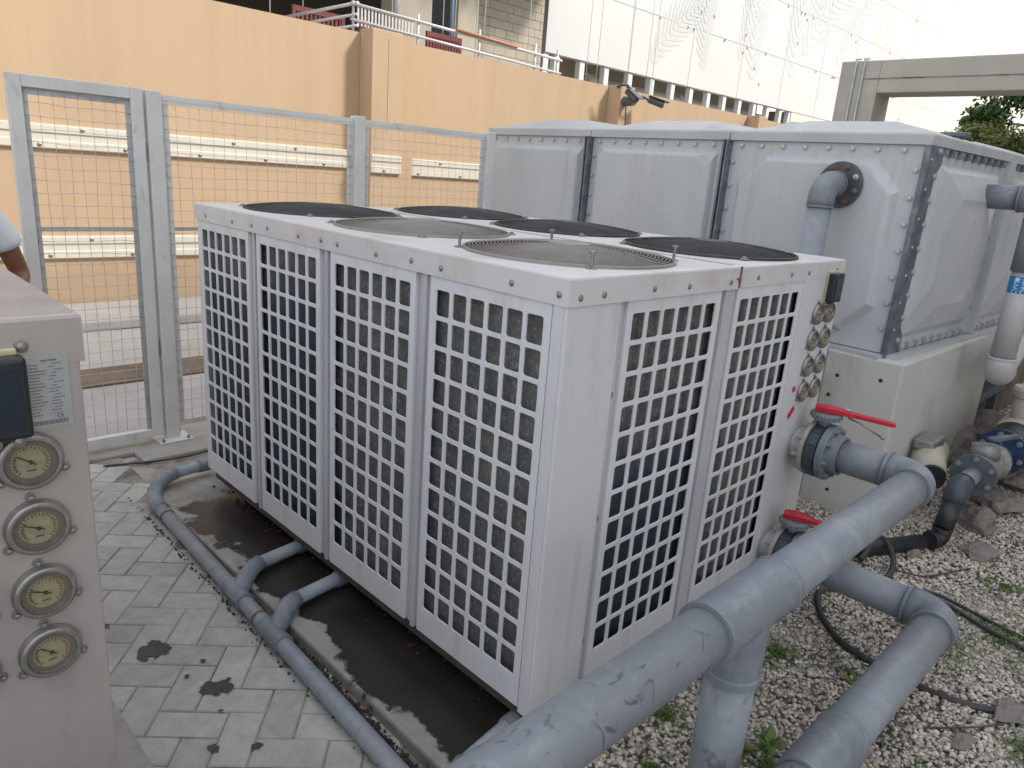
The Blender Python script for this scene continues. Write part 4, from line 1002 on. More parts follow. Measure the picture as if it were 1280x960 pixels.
for (x, lab) in ((5.22, 'leftmost of the hanging cords in front of the unfinished building'), (5.86, 'second hanging cord from the left, near the red barrier'), (9.12, 'hanging cord just left of the blue doorway pole'),
                 (9.45, 'hanging cord in front of the doorway right jamb'), (10.06, 'left cord of the pair before the grey column'), (10.29, 'right cord of the pair before the grey column'), (11.7, 'hanging cord in front of the pale blockwork'),
                 (13.3, 'hanging cord left of the white cladding edge'), (13.7, 'leftmost cord hanging before the white cladding'), (14.94, 'middle cord hanging before the white cladding'), (15.78, 'right cord hanging before the white cladding'), (16.06, 'rightmost cord hanging before the white cladding')):
    y = 12 if x < 13 else 11.5
    mb = MB(); mb.tube([(x, y, 3.5), (x + .03, y + .02, 6), (x, y, 9.5)], .007 if x > 13 else .011, 6); tag(mb.build('hanging_cord', 'rope', origin=(x, y, 3.5)), lab, 'cord', 'cords hanging from above')
mb = MB(); mb.tube([(9.28, 11.9, 3.5), (9.28, 11.9, 7.1)], .035, 8); tag(mb.build('prop_pole', mat('dusty_blue_tube', (.16, .24, .42), .5), origin=(9.28, 11.9, 3.5)), 'blue steel prop standing before the dark doorway', 'pole')
mb = MB(); mb.tube([(8.0, 12.1, 3.5), (8.0, 12.1, 7.1)], .07, 10); tag(mb.build('prop_pole', 'zinc_pale', origin=(8.0, 12.1, 3.5)), 'thick grey steel prop beside the concrete column', 'pole')

# ------------------------------------------------------------------ white clad building
cb = thing('clad_building', (36, 14, 0), 'white clad building with palm leaf pattern above a row of white posts', 'building')
CY = 14.0; ZC = 5.16
mb = MB(); mb.box(14.38, CY, ZC, 36.62, CY + .25, 19); mb.build('cladding', 'whiteclad', cb)
mb = MB(); mb.box(36.63, CY, ZC, 80, CY + .25, 19); mb.build('glow_tinted_cladding', 'glowclad', cb)  # far end of the white facade, sun glow painted as a cream tint
mb = MB(); mb.box(14.38, CY + .25, ZC, 14.62, CY + 8, 19); mb.build('cladding_return', mat('grey_return', (.50, .53, .57), .6), cb)
mb = MB(); mb.box(14.4, CY + 1.6, -.01, 29.55, CY + 2.0, ZC + 1); mb.build('recess_wall', 'beige', cb)
mb = MB(); mb.box(29.6, CY + .02, -.01, 80, CY + .5, ZC); mb.build('lower_cladding', 'glowclad', cb)  # same painted glow tint on the wall below
mb = MB(); mb.box(14.4, CY + .25, ZC + .3, 29.6, CY + 1.6, ZC + .5); mb.build('soffit', 'beige', cb)
for k, x in enumerate((14.48, 14.95, 16.05, 17.2, 18.4, 19.6, 20.8, 21.95, 23.1, 24.2, 25.35, 26.5, 27.6, 28.7, 29.5)):
    mb = MB(); mb.box(x - .11, CY + .05, -.01, x + .11, CY + .24, ZC - .004); mb.build('white_post', 'postwhite', cb, bevel=.01)
mb = MB(); mb.tube([(17.3, CY + .9, 4.78), (29.4, CY + .9, 4.78)], .17, 14); mb.build('horizontal_duct', 'postwhite', cb)
mb = MB(); mb.lathe((17.2, CY + .9, 4.78), X, [(0, .17), (0, .25), (.3, .25), (.3, .17)], 14); mb.lathe((22.4, CY + .9, 4.78), X, [(0, .17), (0, .24), (.3, .24), (.3, .17)], 14); mb.build('duct_collar', 'postwhite', cb)
mb = MB()
for z in (6.98, 8.9, 10.8, 12.7, 14.6): mb.box(14.6, CY - .006, z, 80, CY - .001, z + .016)
x = 18.2
while x < 80: mb.box(x, CY - .0055, ZC, x + .016, CY - .0005, 19); x += 3.35
mb.build('panel_joints', 'cladseam', cb)
rr = random.Random(8)
for k in range(60):
    a, b = rr.uniform(16, 42), rr.choice((6.9, 8.8, 10.7, rr.uniform(5.6, 12))); mb = MB(); mb.box(a, CY - .03, b, a + .04, CY - .001, b + .08); mb.build('fixing', 'cladseam', cb)
import itertools; CNT = itertools.count()
def frond(mb, x, z, ln, ang, curl, n=14, ll=1.1):
    px, pz, a = x, z, ang; st = ln / n; curl *= .5
    for k in range(n):
        px += math.cos(a) * st; pz += math.sin(a) * st; a += curl / n
        for sgn in (-1, 1):
            t = k / n; l = ll * math.sin(PI * min(1, .12 + t * .92)) + .05; b = a + sgn * (.90 - .40 * t)
            cx, cz = px, pz; pts1, pts2 = [], []
            for q in range(4):
                f = q / 3; wd = .052 * (1 - f) ** .6 + .012; bb = b - sgn * .15 * f
                if q: cx += math.cos(bb) * l / 3; cz += math.sin(bb) * l / 3
                nx, nz_ = -math.sin(bb) * wd, math.cos(bb) * wd
                pts1.append((cx + nx, cz + nz_)); pts2.append((cx - nx, cz - nz_))
            poly = pts1 + pts2[::-1]
            if all(p[1] > ZC + .05 and p[0] > 14.9 for p in poly):
                mb.prism(poly, (0, CY - .004 - .0003 * (2 * k + (sgn > 0)) - .000011 * (next(CNT) // 28), 0), X, Z, Y, .0002)
for k, (x, z, ln, an, cu) in enumerate(((19.2, 5.4, 3.6, 1.0, -1.2), (22.5, 5.6, 3.4, 1.9, -1.3), (24.6, 6.2, 4.0, 1.2, .9), (26.0, 5.6, 5.0, 1.9, -1.4), (29, 6.0, 5.5, 1.7, -1.2), (29.5, 7.0, 6, 1.1, -1.6), (31.5, 7.8, 5, 2.2, -.9), (33, 7, 6, 1.2, -1.5),
                                       (21.5, 7.6, 3.4, 1.3, .8), (27, 9.4, 4, 1.7, 1.1), (37, 9, 7, 1.2, -1.1), (44, 11, 7, 1.7, 1.0), (52, 11, 8, 1.2, -1.0), (58, 12, 8, 1.9, -1.0), (18.0, 7.4, 2.6, .9, .9), (35, 11.5, 6, 2.0, 1.0))):
    mb = MB(); frond(mb, x, z, ln, an, cu, ll=ln * .30); mb.build('palm_leaf_relief', 'leaf_relief', cb)
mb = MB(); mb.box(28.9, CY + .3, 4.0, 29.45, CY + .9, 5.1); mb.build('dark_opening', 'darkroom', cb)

# ------------------------------------------------------------------ concrete portal frame and tree on the right
pf = thing('portal_frame', (10, 1.6, 0), 'beige concrete portal frame with beam rising behind the water tank', 'frame')
PX = 10.0
mb = MB(); mb.box(PX, 3.15, -.01, PX + .55, 3.72, 3.80); mb.build('column', 'portal', pf, bevel=.015)
mb = MB(); mb.box(PX + .001, -1.9, 3.36, PX + .549, 3.15, 3.80); mb.build('beam', 'portal', pf, bevel=.015)
mb = MB(); mb.box(PX, -2.45, -.01, PX + .55, -1.9, 3.80); mb.build('column', 'portal', pf, bevel=.015)
mb = MB(); mb.box(PX - .006, -2.4, 3.545, PX - .0005, 3.40, 3.56); mb.build('beam_groove', 'joint', pf)
for y in (3.50, 3.38):
    mb = MB(); mb.tube([(PX - .02, y, 0), (PX - .02, y, 3.82), (PX + .1, y, 3.84)], .018, 8); mb.build('conduit', 'zinc_pale', pf)

def tree(name, c, h, crown_r, n, m, lab, cat, leaf=.10, trunk_r=.14):
    t = thing(name, (c[0], c[1], 0), lab, cat)
    mb = MB(); cz = h - crown_r[2]
    mb.tube([(c[0], c[1], 0), (c[0] + .08, c[1] - .05, cz * .5), (c[0] - .05, c[1], cz), (c[0], c[1], cz + crown_r[2] * .5)], [trunk_r, trunk_r * .8, trunk_r * .55, trunk_r * .15], 10)
    rr = random.Random(hash(lab) % 1000 if False else len(lab)); cl = []
    for k in range(90):
        while True:
            p = V(rr.uniform(-1, 1), rr.uniform(-1, 1), rr.uniform(-1, 1))
            if .35 < p.length < 1: break
        q = V(c[0] + p.x * crown_r[0], c[1] + p.y * crown_r[1], cz + p.z * crown_r[2]); cl.append((q, rr.uniform(.22, .42) * min(crown_r)))
        if k < 18: mb.tube([(c[0], c[1], cz - crown_r[2] * .3), V(c[0], c[1], cz).lerp(q, .5) + V(0, 0, .1), q], [trunk_r * .4, trunk_r * .2, .01], 6)
    mb.build('trunk', 'bark', t)
    P_ = np.array([tuple(q) for q, _ in cl]); S = np.array([s for _, s in cl])
    k = rng.integers(0, len(cl), n); d = rng.normal(size=(n, 3)); d /= np.linalg.norm(d, axis=1)[:, None]
    p = P_[k] + d * (S[k] * rng.uniform(.4, 1.12, n))[:, None] * np.array([1, 1, .75])
    a = rng.normal(size=(n, 3)); a /= np.linalg.norm(a, axis=1)[:, None]; b = np.cross(a, rng.normal(size=(n, 3))); b /= np.linalg.norm(b, axis=1)[:, None]
    s = leaf * rng.uniform(.6, 1.3, n)[:, None]
    vv = np.stack([p - a * s, p + b * s * .45, p + a * s, p - b * s * .45], 1)
    me = bpy.data.meshes.new('crown'); me.from_pydata((vv.reshape(-1, 3) - np.array([c[0], c[1], 0])).tolist(), [], (np.arange(n * 4).reshape(n, 4)).tolist()); me.materials.append(MT[m])
    o = bpy.data.objects.new('crown', me); COL.objects.link(o); o.parent = t
    return t
tree('broadleaf_tree', (16.8, 1.6, 0), 5.1, (1.75, 2.3, 1.9), 130000, 'treeleaf', 'dense dark green tree behind the portal frame at the right edge', 'tree', .062)
tree('shrub', (14.2, 2.72, 0), 3.35, (.7, .7, .6), 14000, 'treeleaf_pale', 'pale yellow green shrub in front of the dark tree, just above the tank lid', 'shrub', .038, .05)

# ------------------------------------------------------------------ water tank on its plinth
yaw = .04; T_ = V(math.sin(yaw), math.cos(yaw), 0); S_ = V(math.cos(yaw), -math.sin(yaw), 0); TC = V(3.05, .12, 0)
def tp(a, b, z): return TC + T_ * a + S_ * b + Z * z       # a along the long face, b along the short side
tk = thing('water_tank', tuple(TC), 'large grey panel water tank with bolted seams on the white plinth', 'tank')
tz0, tz1 = 1.02, 2.21; PA, PB = 1.245, 1.46
def panel(a0, a1, ori):
    """pressed tank panel: flange, bevelled octagon boss and a shallow pyramid"""
    mb = MB(); H = tz1 - tz0
    def q(u, v, d):      # u 0..1 along, v 0..1 up, d outwards
        if ori == 'front': return tp(a0 + (a1 - a0) * u, -d, tz0 + H * v)
        return tp(-d, a0 + (a1 - a0) * u, tz0 + H * v)
    w = (a1 - a0); e = .095 / w; ev = .085 / H
    def ring(eu, ev_, c, d, cu=None):
        cu = c / w if cu is None else cu; cv = c / H
        return [q(eu + cu, ev_, d), q(1 - eu - cu, ev_, d), q(1 - eu, ev_ + cv, d), q(1 - eu, 1 - ev_ - cv, d), q(1 - eu - cu, 1 - ev_, d), q(eu + cu, 1 - ev_, d), q(eu, 1 - ev_ - cv, d), q(eu, ev_ + cv, d)]
    rs = [ring(.004, .004, .001, .0), ring(e - .01, ev - .01, .012, .0), ring(e + .012, ev + .012, .05, .040), ring(e + .05, ev + .03, .07, .046)]
    if ori == 'front' and a0 == 0: rs = [ring(.004, .004, .001, .0), ring(.085, .075, .17, .0), ring(.110, .098, .165, .045), ring(.125, .11, .16, .048)]
    if ori == 'side': rs = [ring(.004, .004, .001, .0), ring(e, ev, .012, .0), ring(e + .05, ev + .04, .10, .035), ring(e + .17, ev + .16, .16, .075)]
    vs = [p for r_ in rs for p in r_]
    mb.add(vs, [(8 * k + i, 8 * k + (i + 1) % 8, 8 * k + 8 + (i + 1) % 8, 8 * k + 8 + i) for k in range(len(rs) - 1) for i in range(8)])
    mb.add(rs[-1], [tuple(range(8))])
    return mb
for k in range(3): panel(k * PA, (k + 1) * PA, 'front').build('tank_panel', 'grp', tk, bevel=.006)
for k in range(3): panel(k * PB + .0, (k + 1) * PB, 'side').build('tank_panel', 'grp', tk, bevel=.006)
BW = 3 * PB
mb = MB(); ax3 = (T_, S_, Z); mb.obox(tp(PA * 1.5, BW / 2, (tz0 + tz1) / 2 - .0), ax3, (PA * 1.5 - .01, BW / 2 - .01, (tz1 - tz0) / 2 - .01)); mb.build('tank_core', 'grp', tk)
# seam ribs: pairs of outward flanges
for k in (1, 2):
    mb = MB()
    for s in (-.014, .014): mb.obox(tp(k * PA + s, -.032, (tz0 + tz1) / 2), ax3, (.0065, .032, (tz1 - tz0) / 2 - .002))
    rb = mb.build('seam_flange', 'zinc', tk)
    mb = MB()
    for zc, hh in ((1.33, .28),): mb.obox(tp(k * PA, -.031, zc), ax3, (.0072, .026, hh))
    mb.build('seam_gap', 'seam', tk)
for k in (1, 2):
    mb = MB()
    for s in (-.014, .014): mb.obox(tp(-.025, k * PB + s, (tz0 + tz1) / 2), ax3, (.025, .0065, (tz1 - tz0) / 2 - .002))
    mb.build('seam_flange', 'grp', tk)
mb = MB(); mb.obox(tp(3 * PA, -.02, (tz0 + tz1) / 2), ax3, (.02, .025, (tz1 - tz0) / 2 - .002)); mb.build('seam_flange', 'grp', tk)
# corner angle in galvanised steel
mb = MB(); hz = (tz1 - tz0) / 2 + .02
mb.obox(tp(-.012, .088, (tz0 + tz1) / 2 + .0), ax3, (.004, .100, hz)); mb.obox(tp(.000, -.0155, (tz0 + tz1) / 2), ax3, (.0155, .003, hz)); ca_ = mb.build('corner_angle', 'zinc', tk)
mb = MB(); mb.lathe((0, 0, 0), (0, -1, 0), [(0, .020), (.003, .020), (.003, .0145), (.013, .0135), (.015, 0)], 6)
tb = mb.build('bolt', 'zinc_pale'); tb.parent = ca_
tb.location = tp(-.0165, .115, tz0 + .08) - TC; tb.rotation_euler = (0, 0, -yaw)
for k in range(1, 9): inst(tb, tp(-.0165, .115, tz0 + .08 + k * .135) - TC, ca_, (0, 0, -yaw))
for k in range(7): inst(tb, tp(-.0165, .02, tz0 + .15 + k * .16) - TC, ca_, (0, 0, -yaw)).scale = (.5, .6, .5)
def tbolt(a, b, z, front=True): inst(tb, tp(a, b, z) - TC, tk, (0, 0, -yaw - (PI / 2 if front else 0)))
for k in range(3):
    for q in range(8): tbolt((k + .10 + q * .118) * PA, -.001, tz1 - .035)
    for q in range(7): tbolt(k * PA + .045, -.001, tz0 + .15 + q * .15)
    for q in range(7): tbolt((k + 1) * PA - .042, -.001, tz0 + .15 + q * .15)
for k in range(2):
    for q in range(9):
        # ribbed web notches under the lid and above the base of the short side
        for zc, sg in ((tz1 - .03, 1), (tz0 + .03, -1)):
            m2 = MB(); c_ = tp(0, k * PB + .18 + q * .14, zc)
            m2.prism([(-.022, -.02 * sg), (.022, -.02 * sg), (0, .02 * sg)], c_ - T_ * .03, S_, Z, T_, .03); m2.build('web_notch', 'zinc' if sg > 0 else 'grp_lid', tk)
    for q in range(6): tbolt(-.001, (k + 1) * PB - .05, tz0 + .2 + q * .16, False)
# lids: each with a low crown
def lid(a0, a1, b0, b1):
    mb = MB(); z0, z1, z2 = tz1 - .004, tz1 + .060, tz1 + .150; o_ = .035
    def rg_(e, z): return [tp(a0 + e, b0 + e, z), tp(a1 - e, b0 + e, z), tp(a1 - e, b1 - e, z), tp(a0 + e, b1 - e, z)]
    rs = [rg_(.003, z0), rg_(.003, z1 - .01), rg_(.012, z1), rg_(.07, z1 + .006), rg_(.36, z2), rg_(.5, z2 + .006)]
    mb.add([p for r_ in rs for p in r_], [(4 * k + i, 4 * k + (i + 1) % 4, 4 * k + 4 + (i + 1) % 4, 4 * k + 4 + i) for k in range(len(rs) - 1) for i in range(4)] + [(20, 21, 22, 23)])
    return mb
for i in range(3):
    for j in range(3):
        lid(i * PA - (.022 if i == 0 else 0), (i + 1) * PA, j * PB - (.022 if j == 0 else 0), (j + 1) * PB).build('lid_panel', 'grp_lid', tk, bevel=.008)
mb = MB(); c_ = tp(.95, .70, tz1 + .06)
c_ = tp(1.75, 1.75, tz1 + .05); prof = [(0, .16), (.07, .16), (.10, .155)] + [(.10 + .13 * math.sin(R(t)), .155 * math.cos(R(t))) for t in (10, 20, 32, 45, 60, 75, 90)]
mb.lathe(c_, Z, prof, 24); mb.build('vent_cowl', 'grp_lid', tk)
mb = MB(); c_ = tp(.22, 1.02, tz1 + .05); mb.lathe(c_, Z, [(0, .05), (.07, .05), (.07, .085), (.09, .09), (.095, .08), (.095, 0)], 20); mb.build('vent_cap', 'zinc', tk)
# base channel
mb = MB()
mb.obox(tp(PA * 1.5, -.03, tz0 - .012), ax3, (PA * 1.5, .05, .012)); mb.obox(tp(-.03, BW / 2, tz0 - .0125), ax3, (.05, BW / 2, .0115)); mb.build('base_channel', 'grp_lid', tk)
# plinth blocks
tpb = thing('tank_plinth', (3.5, 1, 0), 'white painted concrete plinth block under the near tank corner', 'plinth')
mb = MB(); mb.box(2.97, -.03, -.02, 5.05, .42, 1.0); mb.build('block', 'block', tpb, bevel=.012)
t = thing('rear_tank_plinth', (5, 2, 0), 'dark weathered concrete plinth carrying the rear of the water tank', 'plinth')
mb = MB(); mb.box(3.02, .60, -.02, 7.6, .9, .999); mb.build('block', 'oldconc', t); mb = MB(); mb.box(5.06, .12, -.02, 7.6, .598, .985); mb.build('block', 'oldconc', t, bevel=.02)
for y in (1.7, 2.8, 3.75): mb = MB(); mb.box(3.02, y, -.02, 7.6, y + .3, .999); mb.build('block', 'oldconc', t)
# anchor holes
mb = MB()
for (y, z) in ((.33, .85), (.08, .88), (.36, .72), (.25, .12)): mb.lathe((2.971, y, z), (-1, 0, 0), [(0, .013), (.003, .012), (.003, 0)], 8)
mb.build('anchor_hole', 'dark', tpb)
# horizontal pipes between chiller and plinth seen in the dark gap
mb = MB(); mb.tube([(2.2, .62, .83), (5.0, .50, .83)], .06, 16); tag(mb.build('gap_pipe', 'zinc', origin=(3.0, .6, .83)), 'shiny horizontal pipe in the dark gap behind the gauge panel', 'pipe')

# tank outlet elbow
op = thing('tank_outlet_pipe', (2.8, .60, 0), 'grey outlet pipe elbow bolted to the tank front, dropping behind the chiller', 'pipe')
oy, oz = .545, 1.965; r_ = .068; fr = tp(.43, -.052, oz); ez_ = -S_
mb = MB(); mb.lathe(fr, ez_, [(0, 0), (0, .135), (.016, .135), (.018, .125), (.018, 0)], 32); fl = mb.build('flange', 'flange_dark', op)
for k in range(8):
    a = 2 * PI * k / 8 + .3; m2 = MB(); m2.lathe(fr + T_ * .105 * math.cos(a) + Z * .105 * math.sin(a) + ez_ * .018, ez_, [(0, .019), (.012, .017), (.014, .009), (.026, .008), (.026, 0)], 8); m2.build('bolt', 'rust' if k % 3 else 'zinc_pale', fl)
ec = fr + ez_ * .21
mb = MB(); elbow(mb, ec, ez_, (0, 0, -1), r_ * .98, .095); mb.build('elbow', 'pvc_dark', op)
mb = MB(); mb.tube([ec - Z * .13, ec - Z * 1.95], r_, 28); mb.build('pipe_section', 'pvc_light', op)

# CWS downpipe at the right edge
dn = thing('cold_water_downpipe', (4.12, -.28, 0), 'pale grey downpipe with blue flow label beside the tank', 'pipe')
dx, dy = 4.05, -.285
mb = MB(); elbow(mb, (dx, dy, 1.97), (0, -1, 0), (0, 0, -1), .075, .09); mb.build('elbow', 'pvc_dark', dn)
mb = MB(); mb.tube([(dx, .06, 1.97), (dx, dy + .14, 1.97)], .075, 24); mb.build('pipe_section', 'pvc_dark', dn)
mb = MB(); mb.tube([(dx, dy, 1.85), (dx, dy, 1.53)], .085, 28); mb.build('upper_sleeve', 'valve_grey', dn)
mb = MB(); mb.tube([(dx, dy, 1.53), (dx, dy, .98)], .073, 28); mb.build('pipe_section', 'whitepipe', dn)
mb = MB(); elbow(mb, (dx, dy, .86), (0, 0, -1), (1, .12, 0), .078, .07); mb.build('elbow', 'whitepipe', dn)
mb = MB(); mb.tube([(dx + .1, dy + .01, .86), (dx + 3.0, dy + .36, .86)], .073, 24); mb.build('pipe_section', 'whitepipe', dn)
mb = MB(); mb.lathe((dx, dy, 1.395), Z, [(0, .0745), (.105, .0745)], 36); lb = mb.build('blue_label', 'bluelabel', dn)
# lettering bent round the pipe: CWS and an arrow, reading up the pipe
def wrap_text(body, ang, zc, size, parent, m):
    cu = bpy.data.curves.new('t', 'FONT'); cu.body = body; cu.size = size; cu.align_x = 'CENTER'; cu.align_y = 'CENTER'; o = bpy.data.objects.new('t', cu); COL.objects.link(o)
    bpy.context.view_layer.update(); me = bpy.data.meshes.new_from_object(o); bpy.data.objects.remove(o)
    rr_ = .0757
    for v in me.vertices:
        x, y = v.co.x, v.co.y; a = ang - y / rr_           # text x runs up the pipe
        v.co = (rr_ * math.cos(a), rr_ * math.sin(a), x)
    me.materials.clear(); me.materials.append(m)
    o = bpy.data.objects.new('lettering', me); COL.objects.link(o); o.parent = parent; o.location = Vector((dx, dy, zc)) - wl(parent)
ca = math.atan2(CAMP[1] - dy, CAMP[0] - dx)
for da in (-.42, .22): wrap_text('CWS', ca + da, 1.430, .042, lb, MT['white'])
for da in (-.42, .22):
    mb = MB(); rr_ = .0757; pts = []
    for (u, v) in ((0, -.011), (.012, -.011), (.012, -.019), (.027, 0), (.012, .019), (.012, .011), (0, .011)):
        a = ca + da + v / rr_; pts.append((dx + rr_ * math.cos(a), dy + rr_ * math.sin(a), 1.470 + u))
    mb.add(pts, [tuple(range(7))]); mb.build('arrow', 'white', lb)

# ------------------------------------------------------------------ valves and pipes on the gravel, right
bp = thing('black_pipe_assembly', (3.05, -.42, 0), 'black pipe with two elbows lying on the gravel and rising to the check valve', 'pipe')
ay, az = -.42, .36
mb = MB(); mb.tube([(2.02, .04, .055), (2.83, -.36, .062)], .044, 20); mb.build('pipe_section', 'blackpipe', bp)
mb = MB(); elbow(mb, (2.95, ay, .068), V(.82, -.40, 0), (0, 0, 1), .046, .05); mb.build('elbow', 'blackpipe', bp)
mb = MB(); mb.tube([(2.952, ay, .13), (3.055, ay, .28)], .052, 20); mb.build('pipe_section', 'blackpipe', bp)
mb = MB(); elbow(mb, (3.06, ay, az), (0, 0, 1), (1, 0, 0), .056, .06); mb.build('elbow', 'valve', bp)
mb = MB(); mb.tube([(3.12, ay, az), (3.42, ay, az)], .052, 20); mb.build('pipe_section', 'valve_grey', bp)
cv = thing('check_valve', (3.55, ay, .36), 'dark grey flanged check valve wrapped in dusty foil', 'valve')
mb = MB(); mb.lathe((3.36, ay, az), X, [(0, .05), (0, .125), (.03, .125), (.034, .08), (.09, .072)], 30); f1 = mb.build('flange', 'flange_mid', cv)
for k in range(6):
    a = 2 * PI * k / 6 + .5; m2 = MB(); m2.lathe((3.36, ay + .10 * math.cos(a), az + .10 * math.sin(a)), (-1, 0, 0), [(0, .018), (.014, .015), (.016, 0)], 6); m2.build('bolt', 'valve_grey', f1)
mb = MB(); mb.lathe((3.45, ay, az), X, [(0, .07), (.03, .095), (.10, .105), (.2, .10), (.26, .09), (.27, .12), (.30, .12)], 22); mb.tube([(3.56, ay, az + .07), (3.565, ay + .01, az + .15)], [.085, .075], 12); mb.build('valve_body', 'foil', cv)
bv = thing('blue_gate_valve', (3.95, ay, .36), 'blue flanged gate valve next to the foil wrapped check valve', 'valve')
mb = MB(); mb.lathe((3.78, ay, az), X, [(0, .05), (0, .11), (.03, .11), (.032, .07), (.12, .085), (.20, .07), (.24, .075), (.24, .15), (.275, .15), (.275, .06)], 30); mb.build('valve_body', 'bluevalve', bv)
mb = MB(); mb.obox((3.86, ay - .02, az + .14), (V(.9, -.35, 0).normalized(), V(.35, .9, 0).normalized(), Z), (.13, .022, .012)); mb.tube([(3.86, ay, az + .06), (3.86, ay, az + .14)], .02, 8); mb.build('hand_lever', 'zinc', bv, bevel=.004)
for k in range(6):
    a = 2 * PI * k / 6 + .3; m2 = MB(); m2.lathe((4.02, ay + .12 * math.cos(a), az + .12 * math.sin(a)), (-1, 0, 0), [(0, .02), (.014, .017), (.016, 0)], 6); m2.build('bolt', 'valve_grey', bv)
ip = thing('insulated_pipe', (4.8, ay, .36), 'cream insulated pipe with black cut end behind the blue valve', 'pipe', 'insulated pipes')
mb = MB(); mb.lathe((4.10, ay, az), X, [(0, .05), (0, .14), (.22, .15), (.22, .12)], 24); mb.build('rubber_sleeve', 'blackpipe', ip)
mb = MB(); mb.tube([(4.30, ay, az), (4.6, ay + .01, az + .01), (5.2, ay, az), (6.8, ay + .03, az)], [.145, .155, .15, .15], 20); mb.build('pipe_cover', 'insul', ip)
mb = MB(); mb.tube([(4.50, ay, az + .08), (4.50, ay, az + .34)], .085, 18); mb.lathe((4.5, ay, az + .30), Z, [(0, .10), (.05, .11), (.07, .10), (.07, 0)], 18); mb.build('neck', 'insul', ip)
ip = thing('insulated_stub', (3.52, -.12, .2), 'cream insulated stub with silver cap between plinth and check valve', 'pipe', 'insulated pipes')
mb = MB(); mb.tube([(3.30, -.22, .30), (3.40, -.17, .33), (3.55, -.12, .33), (3.75, -.10, .32)], [.085, .10, .105, .095], 18); mb.build('pipe_cover', 'insul', ip)
mb = MB(); mb.lathe((3.30, -.22, .30), V(-.9, -.42, 0), [(0, .084), (.04, .075), (.035, 0)], 18); mb.build('rubber_sleeve', 'blackpipe', ip)
mb = MB(); mb.box(3.42, -.17, .40, 3.66, -.05, .47); mb.build('silver_cap', 'foil', ip, bevel=.015)
mb = MB(); mb.tube([(3.52, -.12, .25), (3.52, -.12, 0)], .06, 12); mb.build('stub_leg', 'insul', ip)
mb = MB(); mb.box(4.60, .03, .34, 6.2, .13, .43); mb.box(4.60, .06, 0, 4.68, .12, .34); mb.box(6.1, .06, 0, 6.18, .12, .34); tag(mb.build('steel_support', 'zinc', origin=(5, .08, 0)), 'grey steel channel bracket beside the tank plinth', 'bracket')

# hoses
def smooth(pts, n=8):
    P_ = [Vector(p) for p in pts]; P_ = [P_[0] * 2 - P_[1]] + P_ + [P_[-1] * 2 - P_[-2]]; out = []
    for i in range(1, len(P_) - 2):
        for k in range(n):
            t = k / n; a, b, c, d = P_[i - 1:i + 3]
            out.append(.5 * ((2 * b) + (c - a) * t + (2 * a - 5 * b + 4 * c - d) * t * t + (3 * b - a - 3 * c + d) * t ** 3))
    return out + [P_[-2]]
def gp_(u, v, z=.03):     # photograph pixel to ground height (used once to lay the hoses along their real course)
    d = fv + r2 * ((u - 640) / F) - u2 * ((v - 480) / F); t = (z - CAMP[2]) / d.z; return Vector(CAMP) + d * t
mb = MB(); pts = [(2.30, -.30, .12), (2.20, -.34, .22), (2.02, -.30, .20), (1.88, -.24, .06), (1.82, -.28, .035), (1.72, -.35, .03), (1.55, -.46, .028), (1.48, -.58, .03), (1.47, -.70, .03), (1.53, -.90, .03), (1.62, -1.02, .035), (1.74, -1.12, .03), (1.9, -1.26, .03), (2.2, -1.5, .03)]
pts = [gp_(1075, 700, .06), gp_(1100, 672, .10), gp_(1116, 695, .08), gp_(1108, 722, .05), gp_(1060, 735, .03), gp_(1028, 738), gp_(1022, 752), gp_(1030, 775), gp_(1052, 803), gp_(1090, 828), gp_(1140, 855), gp_(1190, 875), gp_(1240, 888), gp_(1285, 892), gp_(1350, 898)]
mb.tube(smooth(pts), .0155, 10); tag(mb.build('rubber_hose', 'rubber', origin=(1.5, -.7, 0)), 'black hose looping on gravel around the lower pipe elbow', 'hose', 'black hoses on the gravel')
for (a, lab) in ((0, 'upper of two black cables trailing right from behind the lower pipe elbow'), (1, 'lower thicker black cable of the pair trailing right from the pipe elbow')):
    mb = MB(); o_ = 9 * a
    pts = [gp_(1120, 735 + o_ * .3), gp_(1165, 741 + o_ * .6), gp_(1200, 757 + o_), gp_(1240, 778 + o_ * 1.3), gp_(1285, 800 + o_ * 1.5), gp_(1350, 830 + o_ * 2)]
    mb.tube(smooth(pts), .009 + .003 * a, 8); tag(mb.build('black_cable', 'rubber', origin=(2.3, -.7, 0)), lab, 'cable', 'black cables on the gravel')
mb = MB(); mb.tube(smooth([gp_(1118, 712), gp_(1150, 720), (gp_(1180, 717)), gp_(1215, 710)]), .004, 6); tag(mb.build('thin_wire', 'rubber'), 'thin dark wire lying on gravel right of the hose loop', 'wire')
mb = MB(); mb.tube(smooth([(-.33, 3.27, .01), (.0, 3.16, .012), (.22, 3.16, .012), (.42, 3.24, .012)]), .006, 6); tag(mb.build('thin_wire', 'rubber'), 'thin dark wire lying on pavers in front of the left fence post', 'wire')

